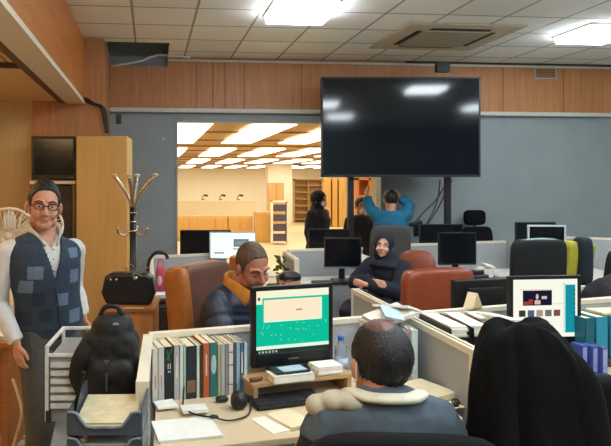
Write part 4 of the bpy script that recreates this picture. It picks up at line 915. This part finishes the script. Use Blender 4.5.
eyew = M('eye_white', (230, 224, 216), .25); eyed = M('eye_dark', (30, 20, 16), .2); lipm = M('lip', (160, 84, 74), .5); browm = M('brow', (30, 22, 18), .8)
def face_parts(par, c, R, s=1.0, lips=True, smile=0, eyes=True):
    def q(p): return c+R @ (V(p)*s)
    e = R.to_euler()
    for k in (-1, 1):
        if not eyes: B(browm).tube([q((k*.020, -.089, -.001)), q((k*.031, -.091, -.004)), q((k*.042, -.085, -.001))], .0022*s, n=6).build('eyelashes', par)
        ey = None if not eyes else B(eyew).se(q((k*.031, -.0845, .002)), (.0110*s, .006*s, .0034*s), rot=e).build('eye', par)
        if eyes: B(eyed).se(q((k*.031, -.090, .002)), (.0050*s, .003*s, .0034*s), rot=e).build('iris', ey)
        B(browm).tube([q((k*.014, -.099, .022)), q((k*.034, -.093, .028)), q((k*.052, -.076, .020))], [(.003*s, .004*s)]*3, n=6).build('eyebrow', par)
    if lips:
        B(lipm).tube([q((-.024, -.081, -.066+smile)), q((-.01, -.089, -.0665)), q((.01, -.089, -.0665)), q((.024, -.081, -.066+smile))], [.0025*s, .0042*s, .0042*s, .0025*s], n=8).build('mouth', par)

def hairline(y, cut=((-.1, .090), (-.078, .090), (-.062, .080), (-.045, .046), (-.032, .0), (-.012, -.004), (.03, -.03), (.07, -.07), (.12, -.08))):
    for (a, za), (b_, zb) in zip(cut, cut[1:]):
        if y <= b_: return za+(zb-za)*max(0, min(1, (y-a)/(b_-a)))
    return cut[-1][1]
def hair(par, c, R, s, mat_, t=.012, front=0, crown=None, name='hair', lift=0):
    bm = bmesh.new(); bmesh.ops.create_icosphere(bm, subdivisions=5, radius=1)
    rnd = random.Random(3)
    for v in bm.verts:
        d = v.co.normalized(); top = max(0, d.z)
        p = V((0, .012, .028))+V((d.x*(.074+t), d.y*(.094+t), d.z*(.090+t*(1+lift*top))))
        if d.z < -.1: p.x *= .98
        n_ = .0015*math.sin(70*d.x+9*d.y)+.001*math.sin(90*d.z+40*d.y); zl = hairline(p.y)+front*(1 if p.y < -.03 else 0)
        if p.z < zl+n_*2:
            k = min(1, (zl-p.z)/.008); sc = 1-(.16+.0*k)*min(1, k*1.2)
            p = V((0, .012, .028))+(p-V((0, .012, .028)))*sc
        else: p += d*n_
        v.co = c+R @ (p*s)
    b = B(mat_); b.bm.free(); b.bm = bm
    for f in bm.faces: f.smooth = True
    if crown:
        b.mats.append(crown); up = c+R @ (V((0, -.0, .13))*s)
        for f in bm.faces:
            dd = (R.inverted() @ (f.calc_center_median()-c))/s
            if ((dd.x/.050)**2+((dd.y+.012)/.078)**2 < 1+.35*math.sin(40*dd.x)*math.sin(33*dd.y)) and dd.z > .05: f.material_index = 1
    return b.build(name, par)

def J(**k):
    j = dict(pel=(0, 0, .93), wai=(0, 0, 1.10), che=(0, -.01, 1.29), sho=(0, .0, 1.41), nek=(0, .01, 1.47), head=(0, -.02, 1.62),
             shL=(.175, .0, 1.405), elL=(.215, .03, 1.13), wrL=(.23, -.04, .89), shR=(-.175, 0, 1.405), elR=(-.215, .03, 1.13), wrR=(-.23, -.04, .89),
             hiL=(.09, 0, .92), knL=(.10, -.02, .50), anL=(.10, .03, .09), hiR=(-.09, 0, .92), knR=(-.10, -.02, .50), anR=(-.10, .03, .09))
    j.update(k); return {a: V(v) for a, v in j.items()}
def torso(b, j, pad=0, w=1.0, top=True, low=True, neckpad=0, belly=0, side=None, ribs=0):
    sd = (j['shL']-j['shR']).normalized()
    pts = [j['pel']+V((0, 0, -.06)) if low else j['pel']+(j['wai']-j['pel'])*.1, j['pel']+(j['wai']-j['pel'])*.3, j['wai'], j['che'], j['sho'], j['nek']]
    r = [(.155*w+pad, .10+pad), (.165*w+pad, .112+pad+belly*.6), (.155*w+pad, .11+pad+belly), (.175*w+pad, .120+pad+belly*.3), (.150*w+pad, .088+pad), (.062+neckpad, .06+neckpad)]
    if not top: pts, r = pts[:-1], r[:-1]
    pts, r = smooth_path(pts, [(a, c) for a, c in r], 5)
    if ribs: r = [(a*(1+.05*abs(math.sin(i*1.4))), c*(1+.06*abs(math.sin(i*1.4)))) for i, (a, c) in enumerate(r)]
    b.tube(pts, r, side=sd, n=28, k=1)
def arm(b, j, s, pad=0, w=1.0, to=1.0, ribs=0):
    sh, el, wr = j['sh'+s], j['el'+s], j['wr'+s]; wr = el+(wr-el)*to; chest = j['sho']
    pts = [chest+(sh-chest)*.6+V((0, 0, -.03)), sh+(sh-chest)*.0+V((0, 0, -.015)), sh+(el-sh)*.35, el, el+(wr-el)*.35, wr]
    r = [.050*w+pad, .050*w+pad, .046*w+pad, .039*w+pad, .038*w+pad, .028*w+pad]
    P_, R_ = smooth_path([V(p) for p in pts], [(a, a) for a in r], 5)
    if ribs: R_ = [(a*(1+.12*abs(math.sin(i*1.25))), c*(1+.12*abs(math.sin(i*1.25)))) for i, (a, c) in enumerate(R_)]
    b.tube(P_, R_, n=18, k=1)
def leg(b, j, s, pad=0, w=1.0, foot=True, flare=0):
    hi, kn, an = j['hi'+s], j['kn'+s], j['an'+s]
    b.tube([hi+(hi-kn).normalized()*.03, hi+(kn-hi)*.3, kn, kn+(an-kn)*.3, an], [.088*w+pad, .080*w+pad, .056*w+pad, .056*w+pad, .038*w+pad+flare], n=20)
    if foot: b.tube([an+V((0, .03, -.05)), an+V((0, -.06, -.05)), an+V((0, -.15, -.062))], [(.036, .034), (.044, .034), (.036, .022)], side=(1, 0, 0), n=14)
def seated(**k):
    d = dict(pel=(0, 0, .56), wai=(0, -.02, .72), che=(0, -.05, .92), sho=(0, -.05, 1.03), nek=(0, -.055, 1.09), head=(0, -.08, 1.235),
             shL=(.175, -.05, 1.02), elL=(.22, -.12, .78), wrL=(.15, -.36, .78), shR=(-.175, -.05, 1.02), elR=(-.22, -.12, .78), wrR=(-.15, -.36, .78),
             hiL=(.09, -.03, .54), knL=(.12, -.44, .54), anL=(.12, -.42, .09), hiR=(-.09, -.03, .54), knR=(-.12, -.44, .54), anR=(-.12, -.42, .09))
    d.update(k); return J(**d)
def person(label, loc, yaw, j, hrot=(0, 0, 0), hs=1.0, vox=.006, hands=None, skin_m=None, w=1.0, lower=True, female=False):
    R = Euler(hrot).to_matrix(); b = B(skin_m or skin)
    torso(b, j, -.012, w); arm(b, j, 'L', -.006, w); arm(b, j, 'R', -.006, w)
    if lower: leg(b, j, 'L', -.008); leg(b, j, 'R', -.008)
    head_shape(b, j['head'], R, hs, j['nek'], female)
    for h in (hands or ()): hand(b, *h)
    o = b.build('person', None, loc, yaw, remesh=vox, smooth=2); o['label'] = label; o['category'] = 'person'
    return o, R
def garment(par, name, mat_, fn, vox=.008, smooth=3, cut=None, solid=0, paint=None, mats=(), fold=0, fscale=.1):
    b = B(mat_, *mats); fn(b); o = b.build(name, par, remesh=vox, smooth=smooth, cut=cut, solid=solid, paint=paint)
    if fold: folds(o, fold, fscale)
    return o
shirtm = M('shirt_white', (206, 204, 200), .8, var=.05, bump=.1)
vestm = M('vest_slate', (44, 58, 74), .9, var=.12, scale=60, bump=.2); vestl = M('vest_light_patch', (96, 114, 136), .9, var=.1, scale=60); vestd = M('vest_dark_patch', (34, 46, 62), .9)
trousm = M('trousers_grey', (74, 75, 70), .85, var=.1, scale=50)

# ---------------------------------------------------------------- the standing man
Yp = 3.22
ml = P(44, 0, Yp); yaw = math.radians(34)
j = J(pel=(.045, .03, .93), wai=(.025, .01, 1.10), che=(-.005, -.02, 1.29), sho=(-.005, -.0, 1.40), nek=(0, .005, 1.46), head=(-.012, -.035, 1.605),
      shL=(.168, -.01, 1.375), elL=(.20, .07, 1.15), wrL=(.225, .0, .98), shR=(-.178, .01, 1.385), elR=(-.24, .03, 1.12), wrR=(-.165, -.06, .905),
      knL=(.125, -.01, .50), anL=(.105, .03, .09), knR=(-.035, -.03, .50), anR=(-.02, .03, .09), hiL=(.125, .02, .92), hiR=(-.035, .02, .92))
hr = (math.radians(2), math.radians(4), math.radians(-14))
man, R = person('smiling man standing in a checked slate vest, white shirt and glasses at the left', (ml.x, Yp, 0), yaw, j, hr, 1.07, .005,
    [(j['wrL'], (.05, -.1, -1), (-1, -.2, 0), .95, .5, -1), (j['wrR'], (.1, -.12, -1), (.9, .3, 0), .95, .5, 1)])
garment(man, 'shirt', shirtm, lambda b: (torso(b, j, .004, neckpad=.006), arm(b, j, 'L', .010, to=.97), arm(b, j, 'R', .012, to=.97)), cut=lambda p: p.z > 1.385 and p.y < 0 and abs(p.x) < (p.z-1.385)*.75, fold=.012, fscale=.07)
def vpaint(p):
    for (x0_, x1_, z0_, z1_, m_) in ((-.13, -.055, 1.235, 1.30, 1), (.02, .085, 1.085, 1.15, 1), (-.16, -.10, 1.16, 1.225, 1), (.09, .15, 1.20, 1.27, 1), (-.06, .0, 1.0, 1.07, 2), (-.165, -.09, .98, 1.06, 2), (.1, .17, .98, 1.05, 1), (-.1, -.04, 1.09, 1.16, 2), (.09, .15, 1.33, 1.38, 1)):
        if p.y < .03 and x0_ < p.x < x1_ and z0_ < p.z < z1_: return m_
    return 0
garment(man, 'vest', vestm, lambda b: (torso(b, j, .020, low=True, neckpad=.018, belly=.01), b.se(j['shL']+V((-.035, 0, -.035)), (.065, .092, .078)), b.se(j['shR']+V((.035, 0, -.035)), (.065, .092, .078))), vox=.006,
        cut=lambda p: (p.y < .0 and p.z > 1.22 and abs(p.x-.005) < (p.z-1.22)*.28) or p.z > 1.475 or p.z < .90, solid=.01, paint=vpaint, mats=(vestl, vestd))
b = B(M('zip_dark', (28, 32, 38), .5)); b.tube([(.005, -.158, 1.19), (.018, -.160, 1.1), (.03, -.152, 1.0), (.045, -.140, .92)], .005, n=6); b.build('zip', man)
cb2 = B(shirtm)
for s in (-1, 1): cb2.tube([(s*.066, .04, 1.490), (s*.078, -.01, 1.478), (s*.060, -.070, 1.440), (s*.030, -.108, 1.395)], [(.007, .020), (.007, .022), (.006, .024), (.005, .018)], side=(s, 0, 0), n=10)
cb2.tube([(-.066, .04, 1.490), (0, .075, 1.495), (.066, .04, 1.490)], [(.016, .008)]*3, n=10); cb2.build('shirt_collar', man)
garment(man, 'trousers', trousm, lambda b: (b.se(j['pel']+V((0, 0, -.02)), (.165, .125, .10), (.8, .8)), leg(b, j, 'L', .018, foot=False, flare=.012), leg(b, j, 'R', .018, foot=False, flare=.012)), fold=.015, fscale=.12)
B(blackpl).tube([(.045+.165*math.cos(a*math.pi/12), .03+.128*math.sin(a*math.pi/12), 0.955) for a in range(25)], [(.006, .018)]*25, side=(0, 0, 1), k=1, n=8).build('belt', man)
for s in ('L', 'R'):
    a = j['an'+s]; B(blackpl).tube([a+V((0, .05, -.045)), a+V((0, -.05, -.042)), a+V((0, -.17, -.062))], [(.042, .042), (.050, .044), (.040, .026)], side=(1, 0, 0), n=16).build('shoe', man)
for z in (1.27, 1.33, 1.38): B(M('shirt_button', (120, 110, 104), .4)).se((.004, -.128-(1.38-z)*.12, z), (.005, .006, .005)).build('button', man)
hair(man, j['head'], R, 1.07, hairm, .005, lift=2.2); face_parts(man, j['head'], R, 1.07, smile=.009)
gl = B(M('glasses_frame', (40, 16, 18), .35)); hc = j['head']
def q(p): return hc+R @ (V(p)*1.07)
for k in (-1, 1):
    gl.tube([q((k*.033+.023*math.cos(a*math.pi/8), -.103, .001+.016*math.sin(a*math.pi/8))) for a in range(17)], .0028, k=1, n=6)
    gl.tube([q((k*.055, -.102, .006)), q((k*.074, -.06, .006)), q((k*.080, .0, .002))], .0026, n=6)
gl.tube([q((-.010, -.104, .004)), q((.010, -.104, .004))], .0026, n=6, k=1); gl.build('glasses', man)

# ---------------------------------------------------------------- bald man seen from behind
Yp = 1.80
bl = P(381, 0, Yp)
j = seated(head=(-.003, -.09, 1.175), nek=(-.0, -.055, 1.10), sho=(-.0, -.04, 1.03), shL=(.165, -.04, 1.0), shR=(-.165, -.04, 1.0), elL=(.22, -.14, .76), elR=(-.21, -.13, .76), wrL=(.17, -.38, .775), wrR=(-.16, -.38, .775))
yaw = math.pi-.05
bald, R = person('seated man with a balding crown in a blue grey jacket seen from behind', (bl.x, Yp-.06, 0), yaw, j, (0, 0, .16), 1.04, .006,
    [(j['wrL'], (-.3, -1, -.1), (0, 0, -1), 1, .4, 1), (j['wrR'], (.3, -1, -.1), (0, 0, -1), 1, .4, -1)], w=1.05)
jack = M('jacket_blue_grey', (76, 89, 99), .85, var=.1, scale=40, bump=.15)
jackd = M('jacket_navy_panel', (34, 40, 58), .85, var=.1)
garment(bald, 'jacket', jack, lambda b: (torso(b, j, .03, w=1.0, neckpad=.02), arm(b, j, 'L', .024), arm(b, j, 'R', .024), b.tube([j['shR']+V((-.01, 0, .0)), j['sho']+V((0, .01, .03)), j['shL']+V((.01, 0, .0))], [.072, .075, .072])), vox=.009,
        fold=.02, fscale=.1, paint=lambda p: 1 if p.z < 1.0+.012*math.sin(14*p.x+1)-.25*(p.x*p.x) else 0, mats=(jackd,))
colm = M('collar_cream', (206, 204, 180), .85, bump=.1)
garment(bald, 'collar', colm, lambda b: b.tube([(.090, -.11, 1.075), (.095, -.03, 1.105), (.055, .03, 1.110), (-.0, .043, 1.112), (-.06, .03, 1.110), (-.100, -.03, 1.102), (-.095, -.11, 1.075)], [(.014, .028)]*7, side=(0, 0, 1)), vox=.006, smooth=1)
garment(bald, 'hood_fold', M('hood_beige', (176, 168, 146), .9, bump=.15), lambda b: (b.se((.10, -.01, 1.085), (.05, .05, .030)), b.se((.145, -.03, 1.078), (.045, .05, .030)), b.se((.19, -.05, 1.055), (.04, .05, .034))), vox=.006, smooth=4)
garment(bald, 'trousers', M('trousers_dark', (30, 32, 38), .9), lambda b: (b.se(j['pel'], (.17, .13, .09)), leg(b, j, 'L', .018, foot=False), leg(b, j, 'R', .018, foot=False)))
hair(bald, j['head'], R, 1.04, M('thin_dark_hair', (17, 15, 15), .55, var=.4, scale=150, bump=.5), .010, crown=M('thin_crown', (92, 60, 48), .5, var=.35, scale=90)); face_parts(bald, j['head'], R, 1.04)
for s in ('L', 'R'):
    a = j['an'+s]; B(blackpl).tube([a+V((0, .05, -.045)), a+V((0, -.05, -.042)), a+V((0, -.17, -.062))], [(.042, .042), (.050, .044), (.040, .026)], side=(1, 0, 0), n=16).build('shoe', bald)
q = lambda p: j['head']+R @ (V(p)*1.04)
B(whitepl).tube([q((.079, .018, .015)), q((.086, .032, -.01)), q((.080, .02, -.045)), q((.07, -.03, -.06))], .002, n=6).build('mask_strap', bald)
office_chair((bl.x-.03, Yp-.10, 0), math.pi-.05, .52, .50, 1.09, blackfab, 'black fabric chair carrying the balding man', shape=(.3, .35), th=.05, lean=.0, arms=False)

# ---------------------------------------------------------------- man in the padded jacket
Yp = 3.80
pl_ = P(218, 0, Yp)
j = seated(pel=(0, 0, .56), wai=(0, -.04, .73), che=(0, -.12, .92), sho=(0, -.17, 1.03), nek=(0, -.20, 1.10), head=(0, -.285, 1.225),
           shL=(.18, -.18, 1.01), shR=(-.19, -.17, 1.01), elL=(.24, -.28, .78), elR=(-.25, -.28, .78), wrL=(.10, -.46, .77), wrR=(-.10, -.48, .77))
yaw = math.radians(45)
puf, R = person('man in a navy padded jacket bending his head down behind the near partition', (pl_.x, Yp, 0), yaw, j, (math.radians(20), math.radians(-6), math.radians(-20)), 1.18, .006,
    [(j['wrL'], (-.4, -1, -.1), (0, 0, -1), 1, .4, -1), (j['wrR'], (.4, -1, -.1), (0, 0, -1), 1, .4, 1)], skin_m=M('skin_tan', (176, 118, 90), .5, var=.06))
pufm = M('puffer_navy', (30, 42, 62), .5, var=.15, scale=30, bump=.2)
garment(puf, 'padded_jacket', pufm, lambda b: (torso(b, j, .035, w=1.05, neckpad=.02, ribs=1), arm(b, j, 'L', .032, ribs=1), arm(b, j, 'R', .032, ribs=1)), vox=.008, smooth=1)
liningm = M('lining_orange', (196, 130, 40), .7, bump=.1)
garment(puf, 'collar_lining', liningm, lambda b: b.tube([(.055, -.30, 1.05), (.088, -.22, 1.085), (.07, -.13, 1.12), (0, -.10, 1.135), (-.07, -.13, 1.12), (-.090, -.22, 1.085), (-.06, -.31, 1.04)], [(.040, .012), (.045, .014), (.048, .015), (.048, .015), (.048, .015), (.055, .015), (.05, .012)], side=(0, 0, 1)), vox=.006, smooth=1)
garment(puf, 'trousers', M('trousers_dark', (30, 32, 38), .9), lambda b: (b.se(j['pel'], (.17, .13, .09)), leg(b, j, 'L', .018, foot=False), leg(b, j, 'R', .018, foot=False)))
hair(puf, j['head'], R, 1.16, M('brown_grey_hair', (84, 66, 52), .6, var=.3, scale=140, bump=.4), .004, lift=2.2); face_parts(puf, j['head'], R, 1.16, eyes=False)
office_chair((pl_.x+.14, Yp+.14, 0), yaw+.17, .60, .50, 1.16, leather_b, 'big brown leather chair with a tan outer side carrying the man in the padded jacket', shape=(.3, .25), th=.06, lean=.12)
ch = [o for o in bpy.data.objects if o.get('label', '').startswith('big brown leather')][0]
B(leather_o).se((0, .315, .85), (.31, .045, .33), (.5, .25), rot=Euler((-.12, 0, 0))).build('outer_shell', ch)
B(leather_o).se((-.30, .25, .84), (.045, .09, .34), (.6, .3), rot=Euler((-.12, 0, 0))).build('side_wing', ch)
desk([(.72, 3.62), (1.0, 3.70), (1.0, 4.35), (.72, 4.30)], DZ, 'small desk before the man in the padded jacket', mt=M('desk_white', (208, 206, 196)))

# ---------------------------------------------------------------- woman in a dark headscarf
Yp = 5.72
wl = P(391, 0, Yp)
j = seated(pel=(.04, .05, .54), wai=(.02, .0, .70), che=(0, -.04, .88), sho=(0, -.06, .97), nek=(0, -.07, 1.03), head=(-.02, -.10, 1.14), shL=(.155, -.06, .955), shR=(-.16, -.06, .955),
           elL=(.20, -.20, .75), elR=(-.25, -.22, .78), wrL=(-.04, -.38, .80), wrR=(.02, -.34, .83), knL=(.12, -.46, .58), knR=(-.10, -.50, .58))
yaw = math.radians(-48)
wom, R = person('woman in a dark navy headscarf and coat sitting with folded arms', (wl.x, Yp, 0), yaw, j, (math.radians(-4), math.radians(6), math.radians(26)), 1.0, .006,
    [(j['wrL'], (-1, -.1, .1), (0, 1, 0), .9, .5, 1), (j['wrR'], (1, -.2, -.1), (0, 1, 0), .9, .5, -1)], skin_m=M('skin_pale', (236, 184, 158), .5, var=.05), w=.92, female=True)
navm = M('coat_dark_navy', (22, 27, 42), .85, var=.15, scale=50, bump=.15); scarf = M('scarf_dark_navy', (20, 24, 40), .8, var=.12, scale=60, bump=.15)
garment(wom, 'coat', navm, lambda b: (torso(b, j, .035, w=.95, neckpad=.02), arm(b, j, 'L', .034, to=.9), arm(b, j, 'R', .034, to=.9), leg(b, j, 'L', .045, foot=False), leg(b, j, 'R', .045, foot=False), b.se((0, -.25, .56), (.22, .32, .09))), vox=.009, fold=.02)
hc = j['head']; s_ = .98
def scarf_fn(b):
    e = R.to_euler(); Q = lambda p: hc+R @ (V(p)*s_)
    b.se(Q((0, .018, .022)), (.098, .115, .112), rot=e); b.se(Q((0, .01, -.075)), (.088, .095, .08), rot=e)
    b.tube([Q((0, .0, -.09)), j['nek']+V((0, -.02, .0)), j['sho']+V((0, -.03, -.02)), j['che']+V((0, -.06, .02))], [(.085, .085), (.10, .095), (.165, .125), (.13, .10)], side=(1, 0, 0), n=24)
def scarf_cut(p):
    d = R.inverted() @ (p-hc)/s_
    return d.y < -.010 and (d.x/.060)**2+((d.z+.012)/.090)**2 < 1
garment(wom, 'headscarf', scarf, scarf_fn, vox=.006, smooth=2, cut=scarf_cut, solid=.008)
hair(wom, hc, R, .98, hairm, .004); face_parts(wom, hc, R, .98)

# ---------------------------------------------------------------- people at the opening
def standing_far(label, u, v_eye, Y, yaw, topm, hs=1.0, kind='coat', hrot=(0, 0, 0), masked=False, scarf_on=False, height=1.0, jj=None, female=False, skin_m=None, hands=None, short=None, noface=False, bottom=True):
    z = P(u, v_eye, Y).z; j = jj or J(); dz = z-j['head'].z
    j = {a: v*(z/j['head'].z) for a, v in j.items()} if abs(dz) < .4 else j
    o, R = person(label, (P(u, 0, Y).x, Y, 0), yaw, j, hrot, hs, .008, hands(j) if hands else None, female=female, skin_m=skin_m)
    garment(o, kind, topm, lambda b: (torso(b, j, .035, neckpad=.018), arm(b, j, 'L', .03, to=.97), arm(b, j, 'R', .03, to=.97)) + ((b.se(j['pel']+V((0, 0, -.1)), (.21, .17, .25)),) if kind == 'coat' else ()), vox=.011, fold=.02)
    garment(o, 'trousers', M('trousers_dark', (30, 32, 38), .9), lambda b: (b.se(j['pel'], (.16, .125, .09)), leg(b, j, 'L', .018, foot=False), leg(b, j, 'R', .018, foot=False)), vox=.011)
    face_parts(o, j['head'], R, hs, lips=not masked)
    if scarf_on:
        hc = j['head']
        def fn(b):
            e = R.to_euler(); Q = lambda p: hc+R @ V(p)
            b.se(Q((0, .018, .022)), (.100, .118, .115), rot=e); b.se(Q((0, .01, -.075)), (.09, .10, .08), rot=e)
            b.tube([Q((0, .0, -.09)), j['nek'], j['sho']+V((0, -.01, -.02)), j['che']+V((0, -.03, .06))], [(.088, .09), (.11, .10), (.19, .125), (.15, .11)], side=(1, 0, 0), n=24)
        garment(o, 'headscarf', M('scarf_black', (22, 20, 20), .85), fn, vox=.008, cut=lambda p: (lambda d: d.y < -.015 and (d.x/.054)**2+((d.z+.018)/.082)**2 < 1)(R.inverted() @ (p-hc)), solid=.008)
    else: hair(o, j['head'], R, hs, hairm, .012)
    if masked:
        B(M('mask_white', (220, 222, 220), .8)).se(j['head']+R @ V((0, -.070, -.058)), (.052, .052, .042), (.9, .8), rot=R.to_euler()).build('face_mask', o)
    return o
blackcoat = M('long_black_coat', (24, 24, 26), .9, var=.15)
standing_far('person in a black coat and headscarf with a white face mask at the opening', 318, 199.5, 8.6, math.radians(48), blackcoat, masked=True, scarf_on=True, hrot=(.1, 0, .1), female=True)
standing_far('person in dark clothes with a mask behind the left television post', 361, 206, 8.4, math.radians(8), M('dark_grey_top', (34, 34, 38), .9), masked=True, hrot=(.15, 0, 0), kind='jacket')
jb = J(head=(.0, -.03, 1.60), elL=(.25, -.04, 1.46), wrL=(.30, -.10, 1.64), elR=(-.25, -.10, 1.52), wrR=(-.13, -.10, 1.64))
tl_m = M('teal_blue_top', (24, 106, 140), .85, var=.1, scale=40, bump=.15)
hd = lambda j: [(j['wrL'], (-.1, 0, 1), (-.8, -.4, 0), .95, .6, 1), (j['wrR'], (.6, .1, .6), (.5, .5, 0), .95, .6, -1)]
standing_far('person in a teal blue top seen from behind, hands raised to the head', 391, 200, 7.5, math.pi-.15, tl_m, jj=jb, hands=hd, kind='top', hrot=(.2, 0, .1))

# ---------------------------------------------------------------- hunched person at the right edge
Yp = 4.15
hl_ = P(606, 0, Yp)
j = seated(wai=(0, -.05, .72), che=(0, -.16, .88), sho=(0, -.26, .97), nek=(.0, -.33, 1.0), head=(0, -.46, 1.02), shL=(.18, -.27, .95), shR=(-.18, -.27, .95), elL=(.26, -.38, .78), elR=(-.26, -.38, .78), wrL=(.12, -.6, .79), wrR=(-.12, -.6, .79))
hun, R = person('hunched person in a dark jacket cut off by the right edge of the picture', (hl_.x, Yp+.2, 0), math.radians(80), j, (.6, 0, 0), 1.0, .008,
    [(j['wrL'], (-.4, -1, -.1), (0, 0, -1), 1, .4, -1), (j['wrR'], (.4, -1, -.1), (0, 0, -1), 1, .4, 1)], lower=True)
garment(hun, 'jacket', M('jacket_plum_black', (30, 28, 36), .85, var=.15, bump=.2), lambda b: (torso(b, j, .045, w=1.1, neckpad=.025), arm(b, j, 'L', .035), arm(b, j, 'R', .035)), vox=.01, fold=.03)
garment(hun, 'trousers', M('trousers_dark', (30, 32, 38), .9), lambda b: (b.se(j['pel'], (.17, .13, .09)), leg(b, j, 'L', .018, foot=False), leg(b, j, 'R', .018, foot=False)))
hair(hun, j['head'], R, 1.0, hairm, .012); face_parts(hun, j['head'], R)
office_chair((hl_.x+.0, Yp+.25, 0), math.radians(80), .48, .48, .98, M('dark_seat', (26, 28, 34), .8), 'dark chair under the hunched person at the right edge', arms=False)
